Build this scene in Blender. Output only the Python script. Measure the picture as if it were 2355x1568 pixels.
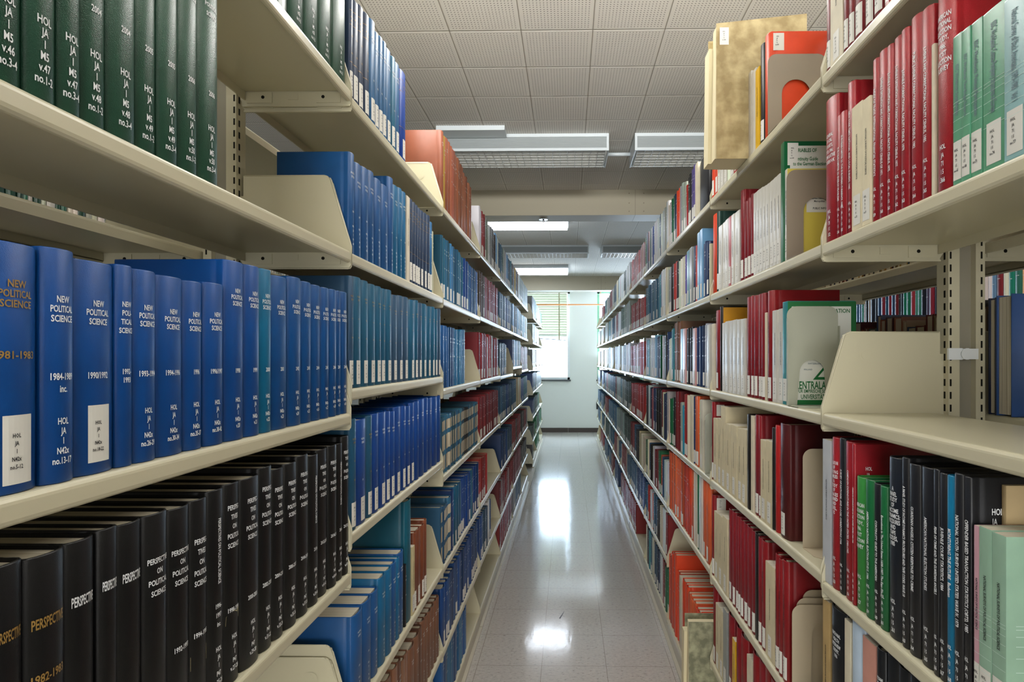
import bpy, math, random
from mathutils import Vector, Matrix
for o in list(bpy.data.objects): bpy.data.objects.remove(o)
scene = bpy.context.scene; C = scene.collection
R = math.radians
# ---------------- camera, sky, sun, exposure ----------------
EYE = 1.449
cam_d = bpy.data.cameras.new('camera'); cam = bpy.data.objects.new('camera', cam_d); C.objects.link(cam)
cam.location = (0, 0, EYE); YAW = 0.95
cam.rotation_euler = (R(90), 0, R(YAW))
cam_d.sensor_fit = 'HORIZONTAL'; cam_d.sensor_width = 36.0; cam_d.lens = 1315 / 2355 * 36
cam_d.shift_x = -((1307 - 1315 * math.tan(R(YAW))) - 1177.5) / 2355
cam_d.shift_y = (826 - 784) / 2355
cam_d.clip_start = .02
scene.camera = cam
scene.view_settings.view_transform = 'Standard'; scene.view_settings.look = 'None'
scene.view_settings.gamma = 1; scene.view_settings.use_curve_mapping = False
scene.view_settings.exposure = 0.0
try:
    scene.cycles.use_denoising = True
    scene.cycles.max_bounces = 9; scene.cycles.diffuse_bounces = 5; scene.cycles.glossy_bounces = 4
    scene.cycles.transparent_max_bounces = 8
    scene.cycles.sample_clamp_indirect = 6; scene.cycles.caustics_reflective = False; scene.cycles.caustics_refractive = False
except Exception: pass
def s2l(h):
    h = h.lstrip('#'); v = [int(h[i:i+2], 16) / 255 for i in (0, 2, 4)]
    return tuple((c / 12.92 if c <= .04045 else ((c + .055) / 1.055) ** 2.4) for c in v) + (1,)
W = bpy.data.worlds.new('sky'); scene.world = W; W.use_nodes = True
nt = W.node_tree; nt.nodes.clear()
def nn(nt, t, **k):
    n = nt.nodes.new(t)
    for a, b in k.items():
        if a.startswith('i_'): n.inputs[int(a[2:]) if a[2:].isdigit() else a[2:].replace('_', ' ')].default_value = b
        else: setattr(n, a, b)
    return n
out = nn(nt, 'ShaderNodeOutputWorld'); bg = nn(nt, 'ShaderNodeBackground')
tc = nn(nt, 'ShaderNodeTexCoord'); sx = nn(nt, 'ShaderNodeSeparateXYZ')
mr = nn(nt, 'ShaderNodeMapRange'); mr.inputs[1].default_value = .1; mr.inputs[2].default_value = .55
mr.inputs[3].default_value = 0; mr.inputs[4].default_value = 1
mc = nn(nt, 'ShaderNodeMix', data_type='RGBA')
mc.inputs[6].default_value = (1.0, .93, .82, 1); mc.inputs[7].default_value = (.60, .78, 1.0, 1)
ms = nn(nt, 'ShaderNodeMapRange'); ms.inputs[1].default_value = 0; ms.inputs[2].default_value = 1
ms.inputs[3].default_value = 0.9; ms.inputs[4].default_value = 15
L = nt.links.new
L(tc.outputs['Generated'], sx.inputs[0]); L(sx.outputs['Y'], mr.inputs[0]); L(mr.outputs[0], mc.inputs[0]); L(mr.outputs[0], ms.inputs[0])
mz = nn(nt, 'ShaderNodeMapRange'); mz.inputs[1].default_value = -.15; mz.inputs[2].default_value = .1; mz.inputs[3].default_value = .22; mz.inputs[4].default_value = 1
mm = nn(nt, 'ShaderNodeMath', operation='MULTIPLY')
L(sx.outputs['Z'], mz.inputs[0]); L(mz.outputs[0], mm.inputs[0]); L(ms.outputs[0], mm.inputs[1])
L(mc.outputs[2], bg.inputs[0]); L(mm.outputs[0], bg.inputs[1]); L(bg.outputs[0], out.inputs[0])
def area(name, loc, rot, sx_, sy_, power, col=(1, 1, 1)):
    d = bpy.data.lights.new(name, 'AREA'); d.shape = 'RECTANGLE'; d.size = sx_; d.size_y = sy_; d.energy = power; d.color = col
    o = bpy.data.objects.new(name, d); C.objects.link(o); o.location = loc; o.rotation_euler = rot; return o
# daylight entering by the window at the end of the aisle (the sky outside it)
area('window_daylight', (-.6, 11.6, 1.9), (R(-90 - 12), 0, 0), 1.3, 1.6, 95, (.72, .86, 1))
area('window_daylight', (1.2, 11.6, 1.9), (R(-90 - 30), 0, 0), 1.2, 1.6, 95 * 2.2, (.72, .86, 1))
# bare area lights added overhead, out of view, to brighten the aisle
FILLS = [(-.36, 1.95), (1.02, 1.95), (-.36, -1.5), (1.02, -1.5)]
for x_, y_ in FILLS:
    area('added_overhead_fill', (x_, y_, 2.72), (0, 0, 0), 1.15, .28, 19, (1, .98, .93))
# unseen area light added behind the camera, brightening surfaces that face it
area('added_rear_fill', (-.3, -3.6, 1.35), (R(90 + 8), 0, 0), 2.6, 1.9, 120, (.97, .99, 1))
# fill added just behind the camera, aimed up to wash the ceiling
area('added_ceiling_fill', (.1, -.1, 2.52), (R(180 - 62), 0, 0), 1.8, .25, 45, (1, .99, .96)).data.spread = R(75)
CEIL = EYE + 1.394
# ---------------- materials ----------------
MATS = {}
def principled(name, col=None, rough=.5, spec=.5, metal=0, emit=None, es=0):
    if name in MATS: return MATS[name]
    m = bpy.data.materials.new(name); m.use_nodes = True; b = m.node_tree.nodes['Principled BSDF']
    if col: b.inputs['Base Color'].default_value = s2l(col) if isinstance(col, str) else col
    b.inputs['Roughness'].default_value = rough; b.inputs['Specular IOR Level'].default_value = spec; b.inputs['Metallic'].default_value = metal
    if emit: b.inputs['Emission Color'].default_value = s2l(emit); b.inputs['Emission Strength'].default_value = es
    MATS[name] = m; return m
def bump(m, scale, dist, strength=.4, detail=2, stretch=None):
    t = m.node_tree; b = t.nodes['Principled BSDF']
    tc = nn(t, 'ShaderNodeTexCoord'); n = nn(t, 'ShaderNodeTexNoise'); n.inputs['Scale'].default_value = scale; n.inputs['Detail'].default_value = detail
    src = tc.outputs['Object']
    if stretch:
        mp = nn(t, 'ShaderNodeMapping'); mp.inputs['Scale'].default_value = stretch; t.links.new(src, mp.inputs[0]); src = mp.outputs[0]
    t.links.new(src, n.inputs['Vector'])
    bp = nn(t, 'ShaderNodeBump'); bp.inputs['Strength'].default_value = strength; bp.inputs['Distance'].default_value = dist
    t.links.new(n.outputs[0], bp.inputs['Height']); t.links.new(bp.outputs[0], b.inputs['Normal']); return n
def book_mat(col, fin):
    key = 'book_%s_%s' % (fin, col)
    if key in MATS: return MATS[key]
    rough, spec = {'c': (.40, .36), 'l': (.34, .42), 'p': (.28, .5), 'm': (.6, .35), 'k': (.38, .5)}[fin]
    m = principled(key, col, rough, spec)
    t = m.node_tree; b = t.nodes['Principled BSDF']
    n = bump(m, {'c': 1400, 'l': 900, 'p': 30, 'm': 60, 'k': 1600}[fin], {'c': .0004, 'l': .0006, 'p': .0006, 'm': .0008, 'k': .0003}[fin], {'c': .35, 'l': .6, 'p': .15, 'm': .25, 'k': .3}[fin])
    # slight wear and unevenness of the dye
    tc = nn(t, 'ShaderNodeTexCoord'); n2 = nn(t, 'ShaderNodeTexNoise'); n2.inputs['Scale'].default_value = 14; n2.inputs['Detail'].default_value = 4
    t.links.new(tc.outputs['Object'], n2.inputs['Vector'])
    hs = nn(t, 'ShaderNodeHueSaturation'); hs.inputs['Color'].default_value = s2l(col)
    mr = nn(t, 'ShaderNodeMapRange'); mr.inputs[1].default_value = .3; mr.inputs[2].default_value = .7; mr.inputs[3].default_value = .88; mr.inputs[4].default_value = 1.1
    t.links.new(n2.outputs[0], mr.inputs[0]); t.links.new(mr.outputs[0], hs.inputs['Value']); t.links.new(hs.outputs[0], b.inputs['Base Color'])
    return m
def mottled(name, c1, c2, scale, rough=.6, lo=.4, hi=.65):
    m = principled(name, c1, rough, .3); t = m.node_tree; b = t.nodes['Principled BSDF']
    tc = nn(t, 'ShaderNodeTexCoord'); n = nn(t, 'ShaderNodeTexNoise'); n.inputs['Scale'].default_value = scale; n.inputs['Detail'].default_value = 6
    cr = nn(t, 'ShaderNodeValToRGB'); cr.color_ramp.elements[0].position = lo; cr.color_ramp.elements[1].position = hi
    cr.color_ramp.elements[0].color = s2l(c1); cr.color_ramp.elements[1].color = s2l(c2)
    t.links.new(tc.outputs['Object'], n.inputs['Vector']); t.links.new(n.outputs[0], cr.inputs[0]); t.links.new(cr.outputs[0], b.inputs['Base Color'])
    return m
M_shelf = principled('cream_enamel', 'C3BDA3', .3, .5); bump(M_shelf, 900, .0002, .12)
M_dark = principled('slot_dark', '15140f', .8, .2)
M_pages = principled('paper_pages', 'C9C0AC', .8, .2)
def _pages():
    t = M_pages.node_tree; b = t.nodes['Principled BSDF']
    tc = nn(t, 'ShaderNodeTexCoord'); mp = nn(t, 'ShaderNodeMapping'); mp.inputs['Scale'].default_value = (3, 900, 3)
    n = nn(t, 'ShaderNodeTexNoise'); n.inputs['Scale'].default_value = 1; cr = nn(t, 'ShaderNodeValToRGB')
    cr.color_ramp.elements[0].color = s2l('8f8672'); cr.color_ramp.elements[1].color = s2l('D2CBBA'); cr.color_ramp.elements[0].position = .3; cr.color_ramp.elements[1].position = .6
    t.links.new(tc.outputs['Object'], mp.inputs[0]); t.links.new(mp.outputs[0], n.inputs['Vector']); t.links.new(n.outputs[0], cr.inputs[0]); t.links.new(cr.outputs[0], b.inputs['Base Color'])
_pages()
M_white = principled('white_foil', 'E6E8EA', .5, .4); M_gold = principled('gold_foil', 'A98648', .35, .5, .4)
M_ink = principled('black_ink', '1c1c1e', .6, .3); M_label = principled('label_paper', 'DAD8D0', .5, .4)
M_green_ink = principled('green_ink', '1F6B2A', .5, .3); M_grey_ink = principled('grey_ink', '5b6f78', .6, .3); M_red_ink = principled('red_ink', 'A03030', .6, .3)
INK = {'w': M_white, 'g': M_gold, 'k': M_ink, 'y': M_grey_ink, 'r': M_red_ink, 'G': M_green_ink}
# ---------------- mesh helpers ----------------
class MB:
    def __init__(s): s.v = []; s.f = []; s.m = []; s.sm = []
    def add(s, vs, fs, mi=0, smooth=False):
        k = len(s.v); s.v += [tuple(v) for v in vs]; s.f += [tuple(i + k for i in f) for f in fs]; s.m += [mi] * len(fs); s.sm += [smooth] * len(fs)
    def box(s, a, b, mi=0):
        (x0, y0, z0), (x1, y1, z1) = a, b
        s.add([(x0, y0, z0), (x1, y0, z0), (x1, y1, z0), (x0, y1, z0), (x0, y0, z1), (x1, y0, z1), (x1, y1, z1), (x0, y1, z1)],
              [(0, 3, 2, 1), (4, 5, 6, 7), (0, 1, 5, 4), (1, 2, 6, 5), (2, 3, 7, 6), (3, 0, 4, 7)], mi)
    def prism(s, poly, a, b, fn, mi=0, smooth=False):
        n = len(poly); vs = [fn(p, q, a) for p, q in poly] + [fn(p, q, b) for p, q in poly]
        s.add(vs, [(i, (i + 1) % n, n + (i + 1) % n, n + i) for i in range(n)], mi, smooth)
        s.add(vs, [tuple(range(n))[::-1], tuple(range(n, 2 * n))], mi)
    def cyl(s, c, r, d, axis, n=20, mi=0, r2=None):
        r2 = r if r2 is None else r2
        ax = {'x': lambda u, v, w: (w, u, v), 'y': lambda u, v, w: (u, w, v), 'z': lambda u, v, w: (u, v, w)}[axis]
        vs = []
        for k, (w, rr) in enumerate(((0, r), (d, r2))):
            for i in range(n):
                a = 2 * math.pi * i / n; p = ax(rr * math.cos(a), rr * math.sin(a), w); vs.append((c[0] + p[0], c[1] + p[1], c[2] + p[2]))
        s.add(vs, [(i, (i + 1) % n, n + (i + 1) % n, n + i) for i in range(n)], mi, True)
        s.add(vs, [tuple(range(n))[::-1], tuple(range(n, 2 * n))], mi)
    def tube(s, pts, r, n=8, mi=0):
        pts = [Vector(p) for p in pts]; vs = []
        for i, p in enumerate(pts):
            d = (pts[min(i + 1, len(pts) - 1)] - pts[max(i - 1, 0)]).normalized()
            u = d.orthogonal().normalized(); w = d.cross(u)
            vs += [p + (u * math.cos(2 * math.pi * k / n) + w * math.sin(2 * math.pi * k / n)) * r for k in range(n)]
        fs = [(i * n + k, i * n + (k + 1) % n, (i + 1) * n + (k + 1) % n, (i + 1) * n + k) for i in range(len(pts) - 1) for k in range(n)]
        s.add(vs, fs, mi, True); s.add(vs, [tuple(range(n)), tuple(range(len(vs) - n, len(vs)))], mi)
    def mesh(s, name, mats, recalc=True):
        me = bpy.data.meshes.new(name); me.from_pydata(s.v, [], s.f)
        for m in (mats if isinstance(mats, (list, tuple)) else [mats]): me.materials.append(m)
        me.polygons.foreach_set('material_index', s.m); me.polygons.foreach_set('use_smooth', s.sm)
        if recalc:
            import bmesh
            bm = bmesh.new(); bm.from_mesh(me); bmesh.ops.remove_doubles(bm, verts=bm.verts, dist=1e-6); bmesh.ops.recalc_face_normals(bm, faces=bm.faces); bm.to_mesh(me); bm.free()
        me.update(); return me
    def build(s, name, mats, parent=None, recalc=True): return link(name, s.mesh(name, mats, recalc), parent)
def link(name, me, parent=None):
    o = bpy.data.objects.new(name, me); C.objects.link(o)
    if parent is not None: o.parent = parent
    return o
def empty(name, loc, rz=0):
    o = bpy.data.objects.new(name, None); C.objects.link(o); o.location = loc; o.rotation_euler = (0, 0, rz); o.empty_display_size = .05; return o
def tag(o, label, cat, group=None):
    o['label'] = label; o['category'] = cat
    if group: o['group'] = group
    return o
def struct(o): o['kind'] = 'structure'; return o
# text -> flat mesh data (cached)
TXT = {}
def glyphs(s, res=2):
    k = (s, res)
    if k in TXT: return TXT[k]
    c = bpy.data.curves.new('t', 'FONT'); c.body = s; c.size = 1; c.resolution_u = res; c.offset = .02; c.align_x = 'CENTER'; c.align_y = 'CENTER'
    o = bpy.data.objects.new('t', c); C.objects.link(o)
    dg = bpy.context.evaluated_depsgraph_get(); me = bpy.data.meshes.new_from_object(o.evaluated_get(dg))
    vs = [(v.co.x, v.co.y) for v in me.vertices]; fs = [tuple(p.vertices) for p in me.polygons]
    bpy.data.objects.remove(o); bpy.data.curves.remove(c); bpy.data.meshes.remove(me)
    xs = [v[0] for v in vs] or [0]; ys = [v[1] for v in vs] or [0]
    cx = (min(xs) + max(xs)) / 2; cy = .0
    TXT[k] = ([(x - cx, y - cy) for x, y in vs], fs, max(xs) - min(xs)); return TXT[k]
def put_text(mb, s, u0, v0, cap, maxw, fn, vertical=False, squash=.72, res=2, mi=0):
    """adds one line of lettering; fn(u, v) -> 3D point; cap = capital height"""
    vs, fs, w = glyphs(s, res)
    if not fs: return
    k = cap * 1.08 / .69; kx = k * squash * .86
    if w * kx > maxw: kx = maxw / w
    if vertical: pts = [fn(u0 + y * k, v0 - x * kx) for x, y in vs]
    else: pts = [fn(u0 + x * kx, v0 + y * k) for x, y in vs]
    mb.add(pts, fs, mi)
# ---------------- room shell ----------------
Y_END = 11.36
def floor_mat():
    m = principled('vinyl_tile_floor', 'A79E92', .13, .5); t = m.node_tree; b = t.nodes['Principled BSDF']
    tc = nn(t, 'ShaderNodeTexCoord')
    n = nn(t, 'ShaderNodeTexNoise'); n.inputs['Scale'].default_value = 55; n.inputs['Detail'].default_value = 8; n.inputs['Roughness'].default_value = .75
    mp = nn(t, 'ShaderNodeMapping'); mp.inputs['Scale'].default_value = (1, 1.6, 1); t.links.new(tc.outputs['Object'], mp.inputs[0]); t.links.new(mp.outputs[0], n.inputs['Vector'])
    cr = nn(t, 'ShaderNodeValToRGB'); e = cr.color_ramp.elements; e[0].position = .33; e[0].color = s2l('7d7468'); e[1].position = .43; e[1].color = s2l('B9B4AE')
    x = e.new(.6); x.color = s2l('C4BFB8'); x = e.new(.68); x.color = s2l('D3CCC2')
    t.links.new(n.outputs[0], cr.inputs[0])
    # tile joints
    sp = nn(t, 'ShaderNodeSeparateXYZ'); t.links.new(tc.outputs['Object'], sp.inputs[0])
    ds = []
    for ax, off in (('X', .179), ('Y', 2.703)):
        a = nn(t, 'ShaderNodeMath', operation='SUBTRACT'); a.inputs[1].default_value = off - 30.48 + .1524; t.links.new(sp.outputs[ax], a.inputs[0])
        mo = nn(t, 'ShaderNodeMath', operation='MODULO'); mo.inputs[1].default_value = .3048; t.links.new(a.outputs[0], mo.inputs[0])
        s_ = nn(t, 'ShaderNodeMath', operation='SUBTRACT'); s_.inputs[1].default_value = .1524; t.links.new(mo.outputs[0], s_.inputs[0])
        ab = nn(t, 'ShaderNodeMath', operation='ABSOLUTE'); t.links.new(s_.outputs[0], ab.inputs[0]); ds.append(ab)
    mn = nn(t, 'ShaderNodeMath', operation='MINIMUM'); t.links.new(ds[0].outputs[0], mn.inputs[0]); t.links.new(ds[1].outputs[0], mn.inputs[1])
    lt = nn(t, 'ShaderNodeMath', operation='LESS_THAN'); lt.inputs[1].default_value = .0009; t.links.new(mn.outputs[0], lt.inputs[0])
    mx = nn(t, 'ShaderNodeMix', data_type='RGBA'); mx.inputs[7].default_value = s2l('7d7468'); t.links.new(lt.outputs[0], mx.inputs[0]); t.links.new(cr.outputs[0], mx.inputs[6])
    t.links.new(mx.outputs[2], b.inputs['Base Color'])
    n2 = nn(t, 'ShaderNodeTexNoise'); n2.inputs['Scale'].default_value = 7; n2.inputs['Detail'].default_value = 3
    mp2 = nn(t, 'ShaderNodeMapping'); mp2.inputs['Scale'].default_value = (2.6, .7, 1); t.links.new(tc.outputs['Object'], mp2.inputs[0]); t.links.new(mp2.outputs[0], n2.inputs['Vector'])
    bp = nn(t, 'ShaderNodeBump'); bp.inputs['Strength'].default_value = .25; bp.inputs['Distance'].default_value = .002; t.links.new(n2.outputs[0], bp.inputs['Height']); t.links.new(bp.outputs[0], b.inputs['Normal'])
    b.inputs['Coat Weight'].default_value = .35; b.inputs['Coat Roughness'].default_value = .06
    t.links.new(bp.outputs[0], b.inputs['Coat Normal'])
    return m
def ceil_mat():
    m = principled('perforated_tile', 'C9C3B6', .8, .2); t = m.node_tree; b = t.nodes['Principled BSDF']
    tc = nn(t, 'ShaderNodeTexCoord'); sp = nn(t, 'ShaderNodeSeparateXYZ'); t.links.new(tc.outputs['Object'], sp.inputs[0])
    def M(op, a, bb=None):
        n = nn(t, 'ShaderNodeMath', operation=op)
        for i, q in enumerate((a, bb)):
            if q is None: continue
            if isinstance(q, (int, float)): n.inputs[i].default_value = q
            else: t.links.new(q, n.inputs[i])
        return n.outputs[0]
    T = .3048; g = T / 22
    loc = []; jo = []
    for ax, off in (('X', .104), ('Y', 2.423)):
        u = M('MODULO', M('SUBTRACT', sp.outputs[ax], off - 100 * T), T)     # 0..T in the tile
        jo.append(M('MINIMUM', u, M('SUBTRACT', T, u)))
        loc.append(M('ABSOLUTE', M('SUBTRACT', M('MODULO', u, g), g / 2)))
    r = M('SQRT', M('ADD', M('MULTIPLY', loc[0], loc[0]), M('MULTIPLY', loc[1], loc[1])))
    hole = M('LESS_THAN', r, .0021)
    edge = M('MINIMUM', jo[0], jo[1])
    inside = M('GREATER_THAN', edge, g * 1.0)
    hole = M('MULTIPLY', hole, inside)
    mx = nn(t, 'ShaderNodeMix', data_type='RGBA'); mx.inputs[6].default_value = s2l('E2DFD8'); mx.inputs[7].default_value = s2l('3f3b35'); t.links.new(hole, mx.inputs[0])
    jt = M('LESS_THAN', edge, .0016)
    m2 = nn(t, 'ShaderNodeMix', data_type='RGBA'); m2.inputs[7].default_value = s2l('8a8478'); t.links.new(jt, m2.inputs[0]); t.links.new(mx.outputs[2], m2.inputs[6])
    t.links.new(m2.outputs[2], b.inputs['Base Color'])
    mr = nn(t, 'ShaderNodeMapRange'); mr.inputs[1].default_value = 0; mr.inputs[2].default_value = .006; t.links.new(edge, mr.inputs[0])
    bp = nn(t, 'ShaderNodeBump'); bp.inputs['Strength'].default_value = .6; bp.inputs['Distance'].default_value = .003; t.links.new(mr.outputs[0], bp.inputs['Height']); t.links.new(bp.outputs[0], b.inputs['Normal'])
    return m
mb = MB(); mb.box((-7, -6, -.1), (7, Y_END + .25, 0)); struct(mb.build('floor', floor_mat()))
mb = MB(); mb.box((-7, -6, CEIL), (7, Y_END + .25, CEIL + .1)); struct(mb.build('ceiling', ceil_mat()))
M_wall = principled('painted_wall', 'D5DAD8', .6, .3); bump(M_wall, 40, .002, .1)
M_beam = principled('cream_beam', 'AFA894', .55, .3); bump(M_beam, 30, .002, .1)
# end wall with two window openings
WX0, WX1, WZ0, WZ1 = -1.25, .03, 1.045, 2.80
VX0, VX1 = .575, 1.85
mb = MB()
for a, b_ in (((-7, 0), (WX0, CEIL)), ((WX1, 0), (VX0, CEIL)), ((VX1, 0), (7, CEIL)), ((WX0, 0), (WX1, WZ0)), ((VX0, 0), (VX1, WZ0)), ((WX0, WZ1), (WX1, CEIL)), ((VX0, WZ1), (VX1, CEIL))):
    mb.box((a[0], Y_END, a[1]), (b_[0], Y_END + .22, b_[1]))
struct(mb.build('wall_back', M_wall))
M_side = principled('side_wall_paint', 'CFCBC0', .7, .2)
for nm, x in (('wall_left', -7), ('wall_right', 7)):
    mb = MB(); mb.box((x - .1, -6, 0), (x + .1, Y_END + .25, CEIL)); struct(mb.build(nm, M_side))
M_base = principled('brown_baseboard', '3B322E', .4, .4)
mb = MB()
for k in range(10): mb.box((-6.1 + 1.22 * k, Y_END - .012, 0), (-6.1 + 1.22 * k + 1.217, Y_END, .088))
struct(mb.build('baseboard_back', M_base))
M_frame = principled('window_frame_paint', 'DDE3E6', .4, .4); M_sill = principled('dark_sill', '4a4d50', .5, .4)
M_gframe = principled('green_frame', '7FB89A', .4, .4)
M_glass = bpy.data.materials.new('window_glass'); M_glass.use_nodes = True
t = M_glass.node_tree; t.nodes.clear(); o_ = nn(t, 'ShaderNodeOutputMaterial'); a_ = nn(t, 'ShaderNodeBsdfTransparent'); g_ = nn(t, 'ShaderNodeBsdfGlossy'); g_.inputs['Roughness'].default_value = .02
x_ = nn(t, 'ShaderNodeMixShader'); x_.inputs[0].default_value = .06; a_.inputs[0].default_value = (.96, .98, 1, 1)
t.links.new(a_.outputs[0], x_.inputs[1]); t.links.new(g_.outputs[0], x_.inputs[2]); t.links.new(x_.outputs[0], o_.inputs[0])
for i, (x0, x1, fm) in enumerate(((WX0, WX1, M_frame), (VX0, VX1, M_gframe))):
    w = struct(empty('window_%d' % (i + 1), ((x0 + x1) / 2, Y_END, WZ0)))
    def lw(a, b_): return (a[0] - (x0 + x1) / 2, a[1] - Y_END, a[2] - WZ0), (b_[0] - (x0 + x1) / 2, b_[1] - Y_END, b_[2] - WZ0)
    mb = MB(); f = .045
    for a, b_ in (((x0, Y_END + .02, WZ0), (x0 + f, Y_END + .09, WZ1)), ((x1 - f, Y_END + .02, WZ0), (x1, Y_END + .09, WZ1)),
                  ((x0, Y_END + .02, WZ0), (x1, Y_END + .09, WZ0 + f)), ((x0, Y_END + .02, WZ1 - f), (x1, Y_END + .09, WZ1))): mb.box(*lw(a, b_))
    mb.build('window_frame', fm, w)
    mb = MB(); mb.box(*lw((x0 - .02, Y_END - .035, WZ0 - .03), (x1 + .02, Y_END + .02, WZ0))); mb.build('window_sill', M_sill, w)
    mb = MB(); mb.box(*lw((x0 + f, Y_END + .05, WZ0 + f), (x1 - f, Y_END + .055, WZ1 - f))); mb.build('window_pane', M_glass, w)
# ceiling beams
def beam(n, y0, y1, drop):
    mb = MB(); mb.box((-6.9, y0, CEIL - drop), (6.9, y1, CEIL))
    o = struct(mb.build('trim_%d' % n, [M_beam, principled('beam_joint', '8d8676', .7, .2)]))
    mb2 = MB()
    for x in (-5.6, -4.1, -2.6, -1.05, .55, 2.1, 3.6):
        mb2.box((x - .0015, y0 - .0006, CEIL - drop), (x + .0015, y0, CEIL)); mb2.box((x - .0015, y0, CEIL - drop - .0006), (x + .0015, y1, CEIL - drop))
        for dx in (-.05, .07):
            for z in (.03, .11, drop - .03): mb2.cyl((x + dx, y0 - .002, CEIL - z), .005, .002, 'y', 10)
    mb2.build('panel_joints', principled('beam_joint'), o)
beam(1, 4.71, 4.93, .208); beam(2, 9.6, 9.85, .235)
# orange pipe before the far window, standing off the wall under the ceiling
mb = MB(); mb.tube([(-2.2, 10.62, 2.462), (.66, 10.62, 2.462)], .012, 10)
for x in (-2.0, .6): mb.tube([(x, 10.62, 2.462), (x, 10.62, CEIL)], .006, 6)
tag(mb.build('orange_pipe', principled('orange_paint', 'D98A45', .5, .4)), 'thin orange pipe crossing high in front of the far window', 'pipe')
# electrical outlet box low on end wall
mb = MB(); mb.box((.555, Y_END - .03, .46), (.62, Y_END, .60)); mb.cyl((.587, Y_END - .034, .55), .01, .005, 'y', 10); mb.cyl((.587, Y_END - .034, .50), .01, .005, 'y', 10)
tag(mb.build('outlet_box', principled('outlet_black', '26282a', .5, .3)), 'small black outlet box low on the white end wall', 'outlet')
# window blind
M_slat = principled('blind_slat', 'B4B6A2', .5, .3)
bl = tag(empty('window_blind', (-.61, Y_END - .05, WZ1)), 'cream slatted blind half lowered over the window at the aisle end', 'blind')
mb = MB()
for k in range(18):
    z = -.05 - k * .05; dz = 0.047
    mb.add([(-.62, -.022, z + dz), (.585, -.022, z + dz), (.585, .018, z), (-.62, .018, z), (-.62, -.022, z + dz + .0012), (.585, -.022, z + dz + .0012), (.585, .018, z + .0012), (-.62, .018, z + .0012)],
           [(0, 3, 2, 1), (4, 5, 6, 7), (0, 1, 5, 4), (1, 2, 6, 5), (2, 3, 7, 6), (3, 0, 4, 7)])
mb.build('slats', M_slat, bl)
mb = MB(); mb.box((-.64, -.03, -.045), (.60, .025, -.003)); mb.build('head_rail', M_slat, bl)
mb = MB(); mb.add([(-.62, -.02, -.90), (.56, -.02, -.985), (.56, .015, -.985), (-.62, .015, -.90), (-.62, -.02, -.885), (.56, -.02, -.97), (.56, .015, -.97), (-.62, .015, -.885)],
    [(0, 3, 2, 1), (4, 5, 6, 7), (0, 1, 5, 4), (1, 2, 6, 5), (2, 3, 7, 6), (3, 0, 4, 7)]); mb.build('bottom_rail', principled('rail_grey', '8b949c', .5, .4), bl)
for x in (-.4, .43):
    mb = MB(); mb.box((x - .014, -.026, -.97), (x + .014, -.024, -.03)); mb.build('ladder_tape', principled('tape_tan', 'A9A78F', .7, .2), bl)
# ceiling light fixtures
M_fix = principled('fixture_white', 'D2DADE', .35, .5); M_ribbed = principled('ribbed_metal', 'B4BCBE', .35, .5); M_louver = principled('louver_white', 'C9CCCB', .3, .5)
def _rib():
    t = M_ribbed.node_tree; b = t.nodes['Principled BSDF']; tc = nn(t, 'ShaderNodeTexCoord'); w = nn(t, 'ShaderNodeTexWave', bands_direction='Z'); w.inputs['Scale'].default_value = 80
    bp = nn(t, 'ShaderNodeBump'); bp.inputs['Distance'].default_value = .002; t.links.new(tc.outputs['Object'], w.inputs[0]); t.links.new(w.outputs['Fac'], bp.inputs['Height']); t.links.new(bp.outputs[0], b.inputs['Normal'])
_rib()
def fixture(x0, y0, label, lit=0):
    Lx, Ly, Hh = 1.22, .32, .103
    r = tag(empty('ceiling_light_fixture', (x0, y0, CEIL)), label, 'ceiling light', 'ceiling light fixtures')
    mb = MB(); mb.box((0, 0, -.012), (Lx, Ly, -.0005)); mb.box((0, Ly - .006, -Hh), (Lx, Ly, -.012))
    mb.box((0, 0, -Hh - .006), (.008, Ly, -.012)); mb.box((Lx - .008, 0, -Hh - .006), (Lx, Ly, -.012)); mb.box((.008, -.004, -.022), (Lx - .008, .004, -.008)); mb.box((.008, -.004, -Hh - .004), (Lx - .008, .004, -Hh + .012))
    for x in (0, Lx - .014): mb.box((x, -.006, -Hh - .006), (x + .014, .004, -.006))
    mb.build('housing', M_fix, r)
    mb = MB(); mb.box((.014, 0, -Hh + .012), (Lx - .014, .004, -.022)); mb.build('side_panel', M_ribbed, r)
    mb = MB(); nx, ny = 25, 6
    for i in range(nx + 1):
        x = .02 + (Lx - .04) * i / nx; mb.box((x - .001, .012, -Hh - .002), (x + .001, Ly - .012, -Hh + .028))
    for j in range(ny + 1):
        y = .012 + (Ly - .024) * j / ny; mb.box((.02, y - .001, -Hh - .002), (Lx - .02, y + .001, -Hh + .028))
    mb.build('louver', M_louver, r)
    for j in (.09, .23):
        mb = MB(); mb.tube([(.04, j, -.04), (Lx - .04, j, -.04)], .013, 10); mb.build('fluorescent_tube', principled('tube_glass', 'E8ECEE', .3, .5, 0, 'FFF4E2', 1.5), r)
    return r
FX = (('nearest long louvred light fixture, left of the aisle centre', 'nearest louvred light fixture, right, above the right bookshelf'),
      ('farther louvred light fixture left, between the two ceiling beams', 'farther louvred light fixture right, between the two ceiling beams'))
for j, y in enumerate((3.53, 6.97)):
    fixture(-.97, y, FX[j][0]); fixture(.41, y, FX[j][1])
mb = MB(); mb.box((-.79, 3.40, CEIL - .028), (-.38, 3.52, CEIL - .0005)); tag(mb.build('junction_box', M_fix), 'flat white conduit box on the ceiling before the nearest light fixture', 'conduit box')
mb = MB(); mb.tube([(.25, 3.80, CEIL - .035), (.41, 3.80, CEIL - .035)], .012, 10); tag(mb.build('conduit_pipe', M_fix), 'short white conduit joining the two nearest light fixtures', 'conduit')
M_panel = principled('lit_panel', 'F4F8FF', .4, .3, 0, 'EAF3FF', 12)
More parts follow.
